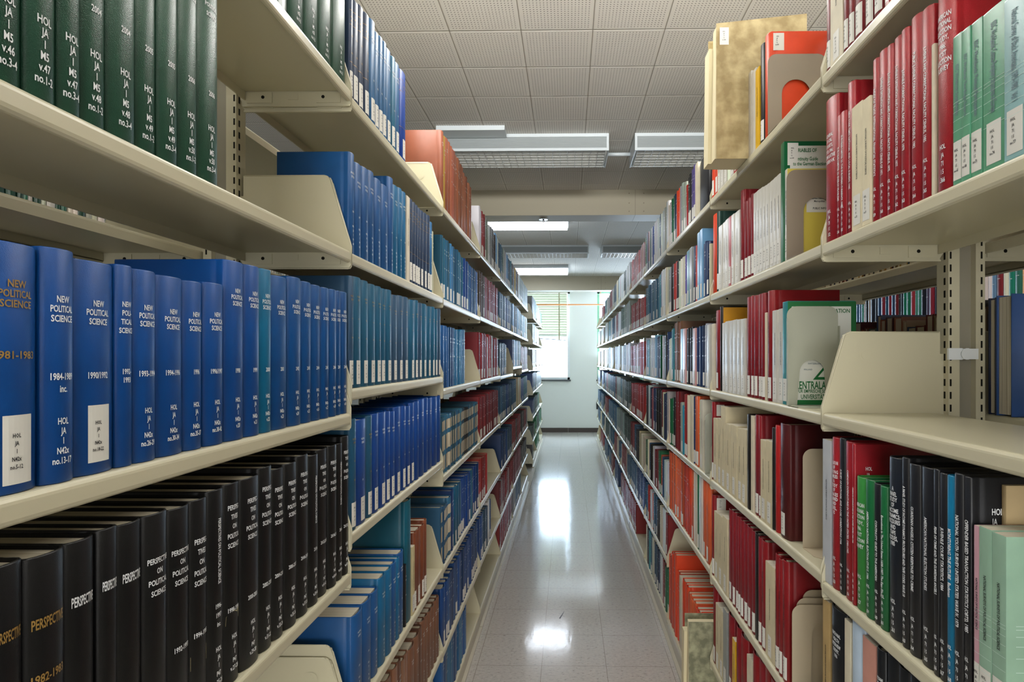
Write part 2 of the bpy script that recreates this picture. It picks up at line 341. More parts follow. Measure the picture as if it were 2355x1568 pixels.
for y0, y1, lab in ((5.35, 5.85, 'bright glowing ceiling light panel just behind the near beam'), (8.42, 8.95, 'bright glowing ceiling light panel before the far beam')):
    r = tag(empty('ceiling_light_panel', (-.61, (y0 + y1) / 2, CEIL)), lab, 'ceiling light', 'glowing ceiling light panels')
    h = (y1 - y0) / 2
    mb = MB(); mb.box((-.61, -h, -.05), (.61, h, -.0005)); mb.build('housing', M_fix, r)
    mb = MB(); mb.box((-.6, -h + .01, -.075), (.6, h - .01, -.05)); mb.build('diffuser', M_panel, r)
# sprinkler under the near beam
sp_ = tag(empty('fire_sprinkler', (-.21, 4.82, CEIL - .208)), 'chrome fire sprinkler head under the near ceiling beam', 'sprinkler')
M_chrome = principled('chrome', 'B0B4B8', .2, .5, .8)
mb = MB(); mb.cyl((0, 0, -.01), .038, .0095, 'z', 24, 0, .02); mb.build('escutcheon', M_chrome, sp_)
mb = MB(); mb.cyl((0, 0, -.03), .008, .02, 'z', 12); mb.tube([(-.008, 0, -.025), (-.013, 0, -.04), (0, 0, -.052)], .0022, 6); mb.tube([(.008, 0, -.025), (.013, 0, -.04), (0, 0, -.052)], .0022, 6); mb.cyl((0, 0, -.055), .014, .002, 'z', 14); mb.build('sprinkler_head', M_chrome, sp_)
# ---------------- shelving ----------------
BAYW = .914; SH_D = .235; POST = .075
FRONT = {'L': -.473, 'R': .515}; SGN = {'L': -1, 'R': 1}; Y00 = {'L': 1.239, 'R': 1.171}
def arcpts(cx, cy, r, a0, a1, n): return [(cx + r * math.cos(R(a0 + (a1 - a0) * i / n)), cy + r * math.sin(R(a0 + (a1 - a0) * i / n))) for i in range(n + 1)]
# local bay frame: x = depth measured from the shelf front inward, y along the aisle 0..BAYW, z up
SHELF_PROF = [(.0, -.016), (.0, -.007)] + arcpts(.007, -.007, .007, 180, 90, 4)[1:] + [(.222, 0)] + arcpts(.228, -.006, .006, 90, 0, 3) + [(.234, -.022), (.231, -.022), (.231, -.0035), (.012, -.0035), (.012, -.022)] + arcpts(.006, -.020, .006, 0, -180, 5)
def shelf_mesh(s):
    mb = MB(); mb.prism(SHELF_PROF, .004, BAYW - .004, lambda p, q, w: (s * p, w, q), 0, False)
    me = mb.mesh('shelf', [M_shelf]); return me
BR = [(-.0005, -.030), (-.0005, .010)] + [(.040, .150)] + arcpts(.058, .152, .013, 160, 90, 4) + [(.236, .165), (.236, .120), (.243, .120), (.243, -.02), (.236, -.03), (.236, -.037)] + arcpts(.008, -.029, .0085, 270, 180, 4)
def bracket_mesh(s, near):
    mb = MB(); w0 = 0.0 if near else 0.0
    y0, y1 = (.0016, .0030) if near else (BAYW - .0030, BAYW - .0016)
    fn = lambda p, q, w: (s * p, w, q)
    mb.prism(BR, y0, y1, fn)
    yy = y0 if near else y0
    # rolled edge along the slanted front, boss, clip plates
    mb.tube([(s * .0005, (y0 + y1) / 2, -.028), (s * .0005, (y0 + y1) / 2, .012), (s * .045, (y0 + y1) / 2, .158), (s * .058, (y0 + y1) / 2, .164), (s * .234, (y0 + y1) / 2, .164)], .0016, 8)
    mb.cyl((s * .088, y0 - .0012, .118), .0155, .0012, 'y', 28, 0, .0135); mb.cyl((s * .088, y1 , .118), .0135, .0012, 'y', 28, 0, .0155)
    mb.cyl((s * .088, y0 - .0016, .118), .010, .0006, 'y', 24)
    for a, b_ in ((.022, .075), (.172, .228)):
        mb.box(tuple((s * a, y0 - .002, -.029)), tuple((s * b_, y0, -.006)))
        mb.cyl((s * (a + .02 if a > .1 else b_ - .015), y0 - .0026, -.0165), .0036, .001, 'y', 14, 1)
    mb.box((s * .115, y0 - .0015, -.022), (s * .137, y0, -.008))
    mb.box((s * .002, y0 - .003, -.037), (s * .236, y0, -.034))
    return mb.mesh('end_bracket', [M_shelf, M_dark])
MESH = {}
for s in (1, -1):
    MESH['shelf', s] = shelf_mesh(s); MESH['bn', s] = bracket_mesh(s, True); MESH['bf', s] = bracket_mesh(s, False)
def upright_mesh(s, slots=True):
    mb = MB(); y = 0.0; w = .018; H_ = 2.26
    for (a, b_) in ((SH_D + .008, SH_D + .030), (SH_D + .062, SH_D + .080)):
        mb.box((s * a, -w, 0), (s * b_, w, H_))
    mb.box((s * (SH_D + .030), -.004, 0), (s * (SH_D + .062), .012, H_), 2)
    if slots:
        for k in range(86):
            z = .1 + k * .0254
            for xx in (SH_D + .0105, SH_D + .0715):
                mb.box((s * xx, -w - .0004, z), (s * (xx + .0035), -w, z + .014), 1)
            mb.box((s * (SH_D + .0076), -.009, z), (s * (SH_D + .008), -.004, z + .014), 1)
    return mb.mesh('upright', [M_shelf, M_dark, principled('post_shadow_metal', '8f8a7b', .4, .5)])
for s in (1, -1): MESH['up', s] = upright_mesh(s); MESH['ups', s] = upright_mesh(s, False)
ORD = ['zeroth', 'first', 'second', 'third', 'fourth', 'fifth', 'sixth', 'seventh', 'eighth', 'ninth', 'tenth', 'eleventh', 'twelfth', 'thirteenth', 'fourteenth', 'fifteenth', 'sixteenth', 'seventeenth', 'eighteenth', 'nineteenth', 'twentieth', 'twenty-first', 'twenty-second', 'twenty-third', 'twenty-fourth', 'twenty-fifth', 'twenty-sixth', 'twenty-seventh', 'twenty-eighth', 'twenty-ninth', 'thirtieth', 'thirty-first', 'thirty-second', 'thirty-third', 'thirty-fourth', 'thirty-fifth']
SIDE = {'L': 'left', 'R': 'right'}
def bayname(side, u):
    return 'nearest %s bay' % SIDE[side] if u == -1 else '%s %s bay' % (ORD[u + 2], SIDE[side])
ZS = {}   # (side, unit) -> {shelf number: z}
DEF = {1: 2.03, 2: 1.684, 3: 1.337, 4: 1.005, 5: .66, 6: .345, 7: .09}
DEFR = {1: 2.03, 2: 1.685, 3: 1.34, 4: 1.015, 5: .685, 6: .40, 7: .10}
for u in range(-1, 10):
    ZS['L', u] = dict(DEF); ZS['R', u] = dict(DEFR)
ZS['L', -1] = {1: 2.036, 2: 1.685, 3: 1.332, 4: .985, 5: .635, 6: .29, 7: .09}
ZS['L', 0] = {1: 2.026, 2: 1.683, 3: 1.384, 4: 1.067, 5: .66, 6: .35, 7: .085}
ZS['L', 1] = {1: 2.03, 2: 1.68, 3: 1.337, 4: 1.005, 5: .658, 6: .34, 7: .085}
ZS['L', 4][3] = 1.385; ZS['L', 3][3] = 1.33
ZS['R', -1] = {1: 2.026, 2: 1.6835, 3: 1.34, 4: 1.0, 5: .65, 6: .35, 7: .10}
ZS['R', 0] = {1: 2.03, 2: 1.685, 3: 1.34, 4: 1.015, 5: .67, 6: .36, 7: .10}
del ZS['R', 1][6]; 
L_UNITS = list(range(-1, 6)) + [7, 8, 9]; R_UNITS = list(range(-1, 10))
M_kick = principled('kick_plate', 'BDB6A4', .35, .5)
for side, units in (('L', L_UNITS), ('R', R_UNITS)):
    s = SGN[side]
    for u in units:
        y0 = Y00[side] + BAYW * u
        root = empty('shelving_bay', (FRONT[side], y0, 0))
        tag(root, 'cream steel library shelving, %s along the aisle%s' % (bayname(side, u - (1 if side == 'L' and u > 6 else 0)), ' beyond the gap' if side == 'L' and u > 6 else ''), 'bookshelf', 'steel shelving bays on the %s' % SIDE[side])
        for k, z in ZS[side, u].items():
            for back in (0, 1):
                if back and (u > 3 or (k > 5)): continue
                ss = s * (1 if not back else -1)
                sh = link('shelf', MESH['shelf', ss], root); sh.location = (0 if not back else s * (2 * SH_D + POST + .012), 0, z)
                b1 = link('end_bracket', MESH['bn', ss], sh); b2 = link('end_bracket', MESH['bf', ss], sh)
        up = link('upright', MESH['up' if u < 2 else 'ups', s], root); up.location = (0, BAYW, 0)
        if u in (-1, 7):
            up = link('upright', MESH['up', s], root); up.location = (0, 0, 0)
        mb = MB(); mb.box((s * .004, .002, .0005), (s * .012, BAYW - .002, .075)); mb.box((s * -.012, .002, .0005), (s * .004, BAYW - .002, .012))
        mb.build('kick_plate', M_kick, root)
# ---------------- books ----------------
# style: colour, finish, pages(1 = hard cover squares, 0 = paperback), lettering, label, words
ST = {
 'jg': ('1C4232', 'l', 1, 'J', 0, 'dark green'), 'nb': ('003C7C', 'c', 1, 'N', 0, 'blue'), 'nu': ('003F78', 'c', 1, 'N', 0, 'blue'), 'nt': ('005A80', 'c', 1, 'N', 0, 'turquoise blue'),
 'bk': ('09090B', 'c', 1, 'P', 0, 'black'), 'nv': ('26364F', 'c', 1, 'g', 1, 'navy blue'), 'pb': ('285C88', 'c', 1, 'w', 1, 'blue'), 'pc': ('20607E', 'c', 1, 'w', 1, 'teal blue'),
 'rb': ('08398C', 'c', 1, 'g', 1, 'royal blue'), 'ps': ('174A80', 'c', 1, 'w', 0, 'blue'), 'pt': ('125780', 'c', 1, 'w', 0, 'mid blue'), 'cn': ('D0C7B4', 'm', 0, 'v', 0, 'cream'),
 'cr': ('CFC6AE', 'm', 0, 'n', 0, 'cream'), 'pg': ('2C4A66', 'c', 1, 'g', 1, 'slate blue'), 'pt3': ('17506E', 'c', 1, 'g', 1, 'teal blue'), 'pb3': ('3B78A4', 'c', 1, 'w', 1, 'light blue'),
 'pg4': ('164662', 'c', 1, 'g', 1, 'dark teal'), 'pr4': ('06387C', 'c', 1, 'w', 1, 'royal blue'), 'pr': ('06387C', 'c', 1, 'w', 0, 'royal blue'), 'bl': ('191A1C', 'c', 1, 'v', 1, 'black'),
 'tl': ('0B4C5E', 'c', 1, 'n', 0, 'tall teal'), 'cl': ('C8B98F', 'm', 0, 'v', 1, 'cream'), 'bl2': ('6E3A24', 'c', 1, 'n', 1, 'brown'), 'br': ('6E4B38', 'c', 1, 'w', 0, 'brown'),
 'bt': ('7C4632', 'c', 1, 'w', 0, 'rust brown'), 'bg': ('7A5F22', 'c', 1, 'w', 0, 'olive brown'), 'bw': ('2A5A78', 'c', 1, 'B', 0, 'cream and blue banded'), 'bd': ('1d2228', 'c', 1, 'B', 0, 'cream and black banded'),
 'dn': ('123B72', 'c', 1, 'w', 1, 'dark blue'), 'rl': ('6E141C', 'l', 1, 'n', 1, 'dark red'), 'cw': ('D8CFB6', 'm', 0, 'v', 1, 'cream'), 'rx': ('8C1620', 'l', 1, 'H', 0, 'red'),
 'ry': ('8C1620', 'l', 1, 'V', 0, 'red'), 'rx2': ('8E1820', 'l', 1, 'H', 0, 'red'), 'cv': ('DACFB0', 'm', 0, 'v', 1, 'cream'), 'gw': ('4F9070', 'p', 0, 'K', 1, 'green'), 'pw': ('86B0B2', 'p', 0, 'K', 1, 'pale teal'),
 'ws': ('B8BCC2', 'p', 0, 'v', 0, 'grey white'), 'by': ('121318', 'k', 1, 'V', 0, 'black'), 'bx': ('101620', 'k', 1, 'H', 0, 'black'), 'gx': ('2F7A36', 'k', 1, 'H', 0, 'bright green'), 'gy': ('0F5A30', 'k', 1, 'V', 0, 'green'),
 'tx': ('04668C', 'c', 1, 'V', 0, 'turquoise'), 'crp': ('B9A27A', 'm', 0, 'n', 0, 'tan'), 'pk': ('C79AA6', 'p', 0, 'v', 1, 'pink'), 'pg2': ('8FB09A', 'p', 0, 'v', 1, 'pale green'),
 'tn': ('A98E5E', 'm', 0, 'v', 0, 'tan'), 'bh': ('111317', 'k', 1, 'H', 0, 'black'), 'wb': ('A9BACB', 'p', 1, 'n', 0, 'pale blue'), 'pk2': ('C08A7C', 'm', 0, 'v', 0, 'salmon pink'),
 'ol': ('D9482C', 'c', 1, 'v', 1, 'orange'), 'or': ('C9401F', 'c', 1, 'n', 0, 'orange red'), 'og': ('C65A34', 'c', 1, 'v', 1, 'orange'), 'wl': ('C9C6BC', 'p', 0, 'v', 1, 'white'), 'rw': ('A83A36', 'p', 0, 'n', 1, 'red and white'),
 'wh': ('D9D5CC', 'p', 0, 'n', 0, 'white'), 'yl': ('D9A918', 'p', 0, 'k', 0, 'yellow'), 'gd': ('1E3A36', 'c', 1, 'n', 1, 'dark green'), 'dr': ('761820', 'c', 1, 'n', 1, 'dark red'), 'dr2': ('7A151A', 'c', 1, 'v', 1, 'deep red'),
 'gc': ('0E5A34', 'p', 0, 'n', 0, 'green'), 'by0': ('1A1614', 'c', 1, 'n', 0, 'black'), 'tc': ('1E7A7E', 'p', 0, 'n', 1, 'teal'), 'cl2': ('CBBF9E', 'm', 0, 'v', 1, 'cream'), 'rx3': ('A41C1C', 'c', 1, 'n', 0, 'bright red'),
 'mr': ('451012', 'c', 1, 'v', 1, 'maroon'), 'gy2': ('8A8E8C', 'p', 0, 'n', 1, 'grey'), 'gr': ('12603A', 'c', 1, 'n', 1, 'green'), 'nv2': ('1B2C4E', 'c', 1, 'n', 1, 'navy blue'), 'rd': ('9C241F', 'c', 1, 'n', 1, 'red'),
 'pu': ('5A4E96', 'p', 0, 'n', 1, 'purple'), 'al': ('222326', 'c', 1, 'n', 0, 'black oversized'), 'tl2': ('2D7F92', 'p', 0, 'n', 1, 'turquoise'), 'lb': ('6A9CC4', 'p', 0, 'n', 1, 'light blue'), 'bn': ('6A4630', 'c', 1, 'n', 1, 'brown'),
 'pk3': ('C08A86', 'p', 0, 'n', 1, 'pink'), 'cr2': ('CFCAB8', 'p', 0, 'v', 1, 'off-white'), 'dg': ('30443E', 'c', 1, 'n', 1, 'dark grey-green'), 'sg': ('7F8A84', 'c', 1, 'n', 1, 'grey-green'), 'tb': ('2F6E7E', 'c', 1, 'n', 1, 'teal'),
 'cb': ('C4B894', 'm', 1, 'n', 0, 'cream'), 'rp': ('8A4A54', 'c', 1, 'n', 1, 'dull red'), 'bb': ('24506E', 'c', 1, 'n', 1, 'blue'), 'w2': ('BFC6C8', 'p', 0, 'n', 1, 'white'), 'rr': ('7E1E20', 'c', 1, 'n', 1, 'red'), 'bo': ('3E332C', 'c', 1, 'n', 1, 'brown'),
}
ROWS = [
('L',-1,1,'jg,877,49.1,270 jg,926,57.9,272 jg,984,57,268 jg,1041,62.1,270 jg,1103,61.3,270 jg,1164,73.3,270'),
('L',-1,2,'jg,467,32.2,272 jg,499,32.9,270 jg,532,26.4,270 jg,558,33.1,272 jg,591,41.7,270 jg,633,32.2,270 jg,665,35.6,272 jg,701,37,270 jg,738,45,270'),
('L',-1,3,'nb,468,48.4,218 nb,517,36.1,221 nb,553,51.6,216 nb,604,24.2,219 nb,629,36.9,218 nb,666,48.8,217 nb,714,38.1,217 nb,752,44.2,220 nb,797,49.3,258 nb,846,41.8,259 nt,888,37.5,260 nu,925,55.3,255 nu,981,47,261 nu,1028,40.7,259 nu,1068,39.7,258 nu,1108,35.9,258 nu,1144,37.6,259 nu,1182,22.6,260 nu,1204,40.5,261'),
('L',-1,4,'bk,467,33.7,288 bk,500,43,285 bk,543,36.6,285 bk,580,26.7,287 bk,607,36.8,284 bk,643,41.3,284 bk,685,40.8,280 bk,725,35.5,281 bk,761,36.7,285 bk,798,38.2,286 bk,836,53.2,285 bk,889,40.4,292 bk,929,37.6,282 bk,967,44.3,284 bk,1011,44.5,290 bk,1056,41.1,283 bk,1097,46.9,287 bk,1144,38.7,288 bk,1183,30.8,287 bk,1213,33.7,298'),
('L',0,1,'nv,1255,17.8,226 nv,1272,34.4,231 nv,1307,36.3,243 nv,1343,36.6,247 pb,1380,39.2,254 pb,1419,34.1,245 pb,1453,28.1,252 pb,1481,26.3,254 pb,1507,46.2,253 pc,1554,32.1,254 pb,1586,45.3,256 rb,1631,63.3,259'),
('L',0,2,'ps,1255,28.2,225 ps,1283,42.5,213 ps,1325,49.3,218 ps,1375,44.4,226 ps,1419,49.7,221 ps,1469,57,221 ps,1526,41.9,258 pt,1568,48.4,250 pt,1616,38.3,256 pt,1654,39.2,256 cn,1693,33.5,254 nv,1727,37.8,256 nv,1765,30.2,255 nv,1795,35.5,255 nv,1830,26.5,254 nv,1857,40.9,254 nv,1898,48.2,257 nv,1946,41.9,261 pb,1988,30.6,247 cr,2019,21,221'),
('L',0,3,'pg,1255,22.2,250 pt3,1277,52.1,252 pt3,1329,49.5,251 pt3,1378,52.7,249 pt3,1431,39.9,250 pt3,1471,34.5,249 pt3,1506,52.6,251 pg,1558,56.4,243 pg,1615,48.3,247 pg,1663,62.1,249 pt3,1725,65.9,247 pt3,1791,41.8,252 pg,1833,46.6,248 pt3,1879,72.9,250 pt3,1952,53.6,248 pt3,2006,52.5,251 pt3,2058,49.7,247 pg,2108,49.9,253'),
('L',0,4,'pg4,1255,36.1,248 pr4,1291,69.8,242 pg4,1361,36.3,245 pr4,1397,50.2,246 pr4,1447,56.8,245 pr4,1504,36.9,243 pr4,1541,45.9,239 pr4,1586,60.7,247 pr4,1647,45.2,245 pr4,1692,46.3,241 pr4,1739,50.5,247 pr,1789,46.5,248 pr,1836,71.9,251 pr,1908,50.5,251 pr,1958,68.8,246 pr,2027,73.8,245 pr,2101,55.5,246'),
('L',0,5,'ps,1270,66.4,211 ps,1336,63.1,212 ps,1399,51.3,211 pt,1451,55.6,227 pt,1506,47.7,227 ps,1554,41,227 pt,1595,25.1,229 ps,1620,54.4,233 bl,1674,15.3,183 tl,1690,60.2,364 cl,1750,27.7,210 bl2,1778,28.6,245 bl2,1806,62.8,243 bl2,1869,35.7,241 bl2,1905,33.5,249'),
('L',0,6,'br,1438,38.1,258 br,1477,38.1,254 br,1515,52.9,239 br,1568,44.2,242 br,1612,33.8,239 br,1645,35.2,224 br,1681,41.4,222 br,1722,68.7,215 br,1791,52.5,220 br,1843,30.2,227 br,1874,42.3,233 br,1916,42.3,229 br,1958,48,226 br,2006,48,222 br,2054,38.3,224 br,2092,38.3,220'),
('L',1,1,'bt,2160,37.8,289 bg,2198,31.2,284 bt,2229,56.7,291 bt,2286,37.2,295 bt,2323,37.2,291 bt,2360,37.2,292 bt,2397,39,299 bt,2436,39,295 bt,2475,39,296 bt,2514,37.5,299 bt,2552,37.5,295 bt,2589,37.5,296 bt,2627,35.5,281 bt,2662,35.5,277 bt,2698,47.1,286 bt,2745,49.7,271 bt,2795,49.7,267'),
('L',1,2,'pt3,2160,36.4,242 pt3,2196,36.4,238 pt3,2233,36.4,239 pt3,2269,31.6,243 pt3,2301,31.6,239 pb3,2332,33.4,244 pb3,2366,33.4,240 pt3,2399,32.9,244 pt3,2432,32.9,240 pt3,2465,39.9,245 pt3,2505,39.9,241 pg4,2545,42.6,237 pg4,2587,42.6,233 pr4,2630,37.3,236 pr4,2667,37.3,232 pr4,2705,58.3,235 ps,2763,34.2,233 ps,2797,34.2,229 ps,2831,59.9,230 ps,2891,45.9,230 ps,2937,55.9,229 ps,2993,58.1,229'),
('L',1,3,'ps,2160,61.1,242 ps,2221,40.7,243 ps,2262,40.7,239 ps,2302,41.2,243 ps,2344,42.7,243 pt,2386,39.3,243 pt,2426,39.3,239 pt,2465,34.8,241 pt,2500,34.8,237 pt,2535,46.8,244 pt,2581,37.6,246 pt,2619,55.7,249'),
('L',1,4,'bw,2160,38.4,220 bw,2198,38.4,216 bw,2237,44.7,224 bw,2282,55.1,223 bw,2337,31.2,224 bw,2368,31.2,220 bw,2399,32.9,224 bw,2432,32.9,220 bw,2465,34.8,223 bw,2500,34.8,219 bw,2535,36.8,223 bw,2571,36.8,219 bw,2608,44,221 bd,2652,32.1,219 bd,2684,32.1,215 bd,2716,36.9,215 bw,2753,60.4,220 bw,2814,56.5,221 bw,2870,43.9,222 bw,2914,43.9,218 bw,2958,46.7,222 bw,3005,46.7,218'),
('L',1,5,'bw,2160,34.5,227 bw,2195,34.5,223 bw,2229,31.3,220 bw,2260,31.3,216 bw,2292,52.1,232 pr4,2344,32.3,249 pr4,2376,32.3,245 pt3,2408,56.7,250 pt3,2465,59.4,243 pt3,2524,57,245 pr4,2581,35.4,246 pr4,2617,35.4,242 pr4,2652,43.3,246 pr4,2696,43.3,242 pr4,2739,37.4,244 pr4,2776,37.4,240 pt3,2814,56.5,242 pr4,2870,33.5,241 pr4,2904,33.5,237 pr4,2937,35.1,239 pr4,2972,35.1,235 pr4,3008,58.7,239'),
('L',1,6,'dn,2175,61.9,230 dn,2237,43.4,232 dn,2280,43.4,228 dn,2324,44.1,235 dn,2368,44.1,231 dn,2412,46.1,244 dn,2458,46.1,240 dn,2504,46.6,246 dn,2551,46.6,242 dn,2597,33.4,241 dn,2631,33.4,237 dn,2664,33.4,238 dn,2698,36.1,245 dn,2734,36.1,241 dn,2770,36.1,242 dn,2806,37.3,249 dn,2843,37.3,245 dn,2881,37.3,246 dn,2918,44.4,253 dn,2963,44.4,249 dn,3007,44.4,250'),
('L',1,7,'ps,2175,39,229 ps,2214,39,225 pt,2253,37.5,234 pt,2290,37.5,230 pt,2328,40.1,237 pt,2368,40.1,233 ps,2408,43,223 ps,2451,43,219 pt,2494,46.2,216 pt,2541,46.2,212 ps,2587,40.9,206 ps,2628,40.9,202 ps,2668,40.9,203'),
('R',-1,1,'rl,1149,23.7,250 cw,1097,52.4,262 rl,1079,18.3,260 rl,1058,21,262 rl,1024,33.9,260 rl,991,32.6,263 rl,958,32.9,260 rl,929,28.9,262 rl,907,21.9,260 rl,874,32.8,260 rl,841,33.3,260'),
('R',-1,2,'rx,1126,55,287 ry,1108,17.7,237 ry,1086,21.8,236 ry,1060,25.9,280 cv,1022,38.4,225 cv,995,26.8,221 ry,977,18.5,278 ry,948,28.5,280 ry,932,16.8,277 ry,907,24.4,278 ry,887,20.4,278 ry,857,29.6,283 ry,831,26.5,278 cr,824,6.8,216 rx2,786,37.9,276 gw,768,17.8,201 gw,751,16.9,199 gw,731,20.9,199 gw,692,38.2,198 pw,659,33.4,192 pw,626,33.4,179'),
('R',-1,4,'ws,1144,36.8,286 rx,1114,30,296 by,1094,20.1,298 ry,1059,34.9,295 ry,1050,8.8,294 gx,1017,33.7,238 gy,989,27.6,240 by,970,18.9,238 gy,949,21.1,238 bx,909,40.2,291 by,891,17.8,296 by,863,27.5,290 by,826,37.1,291 by,815,11.1,293 by,799,16,290 tx,783,15.9,290 by,766,17.5,296 by,752,13.5,295 crp,744,7.9,286 pk,733,11.1,236 pg2,712,21.5,238 pg2,689,22.9,237'),
('R',-1,5,'tn,1153,27.9,311 bh,1091,62.5,314 cr,1068,22.2,310 wb,1024,44.8,323 pk2,980,44,310 bh,954,26,314 bh,920,33.4,318 bh,891,29.4,315 bh,852,39.4,324 bh,811,40.4,335'),
('R',0,1,'ol,2053,37.7,231 ol,2005,48.2,203 wl,1965,40.3,175 wl,1926,38.7,160 wl,1889,37.2,150 wl,1853,35.8,139 wl,1814,39.3,131 rw,1767,46.9,128 wh,1640,23.9,243 wh,1601,38.4,232 yl,1568,33.1,219 bl,1537,31.7,268 or,1496,40.3,272'),
('R',0,2,'or,2023,68.1,282 gd,1994,29.5,279 wl,1948,45.4,221 wl,1905,43.4,223 wl,1868,36.4,223 rw,1838,30.1,223 wl,1804,34,222 wl,1753,50.9,221 dr,1718,35.2,273 dr,1684,33.9,230 dr,1656,28.5,231 dr,1624,31.5,235 wl,1594,30.3,229 wl,1568,25.6,228 wl,1540,28.3,226 wl,1516,23.9,223 wl,1490,26.4,221 wl,1461,28.6,221 wl,1437,24.6,221 wl,1413,23.7,221 gc,1390,23,290 wl,1373,16.7,219'),
('R',0,3,'cr,2047,43.8,236 dr2,1982,65.3,280 by0,1954,28.3,289 wl,1905,49,231 wl,1863,41.5,233 wl,1814,49.4,232 wl,1772,42.3,232 wl,1731,40.4,230 wl,1691,40.2,229 dr,1644,47.2,289 dr,1622,21.8,289 dr,1592,29.5,287 dr,1556,36.2,287 dr,1530,26.5,286 cr,1513,16.9,232 dr2,1471,42.3,286 wl,1434,37,232 wl,1399,34.3,233 tc,1368,31.6,247'),
('R',0,4,'dr2,2062,29,280 cl2,1959,51.4,228 cl2,2011,51.4,224 cl2,1901,58.8,275 cl2,1848,52.4,222 cl2,1776,72,226 cl2,1686,44.9,226 cl2,1731,44.9,222 by0,1644,42.6,274 cr,1620,23.4,273 dr,1581,39.3,279 dr,1563,17.7,280 cl2,1518,45.5,217 cl2,1475,43.2,221 by0,1457,17.6,260 rx3,1431,26.5,268 mr,1370,60.2,277'),
('R',0,5,'dr2,2062,29,290 cl2,2001,61.5,237 cl2,1943,58,242 cl2,1881,61.5,253 dr,1833,47.9,294 dr,1799,33.8,297 dr,1772,28,293 dr,1749,22.7,297 dr,1718,30.8,294 dr,1688,29.7,293 dr,1648,40.7,293 dr,1619,28.9,292 by0,1587,32.3,294 dr,1563,23.2,292 dr2,1524,39.4,292 cl2,1458,66,247 dr2,1428,29.5,291 dr2,1407,21.5,287 dr2,1375,32.2,293'),
('R',0,6,'dr2,2035,56,289 cl2,1937,49,233 cl2,1986,49,229 gy2,1889,48.2,254 dr,1830,58.7,262 yl,1795,35.5,205 dr,1749,45.9,265 dr2,1684,64.6,261 cr,1634,50.7,227 dr2,1584,49.9,265 dr,1530,53.8,272 dr2,1493,36.7,279 dr,1446,47.3,272'),
('R',1,1,'wl,2922,38.5,221 wl,2961,38.5,217 gr,2841,40.7,232 gr,2882,40.7,228 nv2,2773,34,234 nv2,2807,34,230 or,2703,35.1,229 or,2738,35.1,225 gy2,2630,36.4,230 gy2,2666,36.4,226 gy2,2571,59.3,218 rd,2523,47.4,190 bl,2451,36.2,215 bl,2487,36.2,211 pu,2399,51.6,219 pu,2358,41.4,222 cr,2310,47.8,214 al,2144,166.6,201'),
('R',1,2,'gy2,2922,38.5,232 gy2,2961,38.5,228 by0,2849,36.5,238 by0,2886,36.5,234 rw,2780,34.7,239 rw,2814,34.7,235 bl,2713,33.1,236 bl,2747,33.1,232 wl,2650,31.6,229 wl,2682,31.6,225 wl,2590,60.2,230 pu,2523,33.5,235 pu,2557,33.5,231 tl2,2469,54.7,235 gy2,2416,52.3,238 nv2,2358,58.3,234 rw,2326,32.1,227 lb,2242,41.9,275 lb,2284,41.9,271 nv2,2178,32.1,214 nv2,2210,32.1,210 nv2,2137,40.8,204 cr,2110,26.4,190'),
('R',1,3,'wl,2922,38.5,217 wl,2961,38.5,213 tl2,2849,36.5,263 tl2,2886,36.5,259 bn,2735,38,289 bn,2773,38,285 bn,2811,38,286 bn,2671,32.1,288 bn,2703,32.1,284 tl2,2610,61.2,248 pk3,2551,58.4,246 bl,2478,37,245 bl,2515,37,241 bl,2399,39.1,246 bl,2438,39.1,242 pk3,2350,49.5,237 nv2,2287,31.4,241 nv2,2318,31.4,237 nv2,2220,33.4,241 nv2,2254,33.4,237 gy2,2157,31.5,244 gy2,2189,31.5,240 wl,2117,40.1,237'),
('R',1,4,'cr,2947,51.7,226 gr,2885,31.1,237 gr,2916,31.1,233 bl,2826,59.6,243 dr2,2780,45.9,276 dr2,2703,38.5,282 dr2,2741,38.5,278 gy2,2640,31.3,235 gy2,2671,31.3,231 tl2,2600,40.2,223 rd,2533,33.7,280 rd,2566,33.7,276 cr,2451,40.8,281 cr,2492,40.8,277 cr,2408,43.1,283 nv2,2374,33.4,279 og,2302,36,285 og,2338,36,281 cr2,2235,33.9,275 cr2,2268,33.9,271'),
('R',1,5,'og,2885,38,290 og,2923,38,286 og,2961,38,287 og,2780,35.2,299 og,2815,35.2,295 og,2850,35.2,296 og,2692,43.8,297 og,2736,43.8,293 og,2610,41.1,295 og,2651,41.1,291 or,2533,38.7,296 or,2571,38.7,292 or,2451,40.8,297 or,2492,40.8,293 og,2399,51.6,299 cr,2334,32.8,303 cr,2367,32.8,299 gr,2287,46.8,305 wl,2242,45,306 og,2185,57.3,298 og,2124,61.1,304'),
('R',1,7,'or,2922,38.5,338 or,2961,38.5,334 or,2861,61.1,373 or,2780,40.7,397 or,2820,40.7,393 or,2703,38.5,336 or,2741,38.5,332 cr,2650,52.4,333 or,2590,60.2,341 or,2514,38.1,348 or,2552,38.1,344 og,2442,35.9,339 og,2478,35.9,335 og,2366,38,340 og,2404,38,336 or,2287,39.6,337 or,2327,39.6,333 or,2220,33.4,348 or,2254,33.4,344'),
]
def spine_x(t, sag):
    return lambda u: -sag * min(1, abs(2 * u / t)) ** 2.4
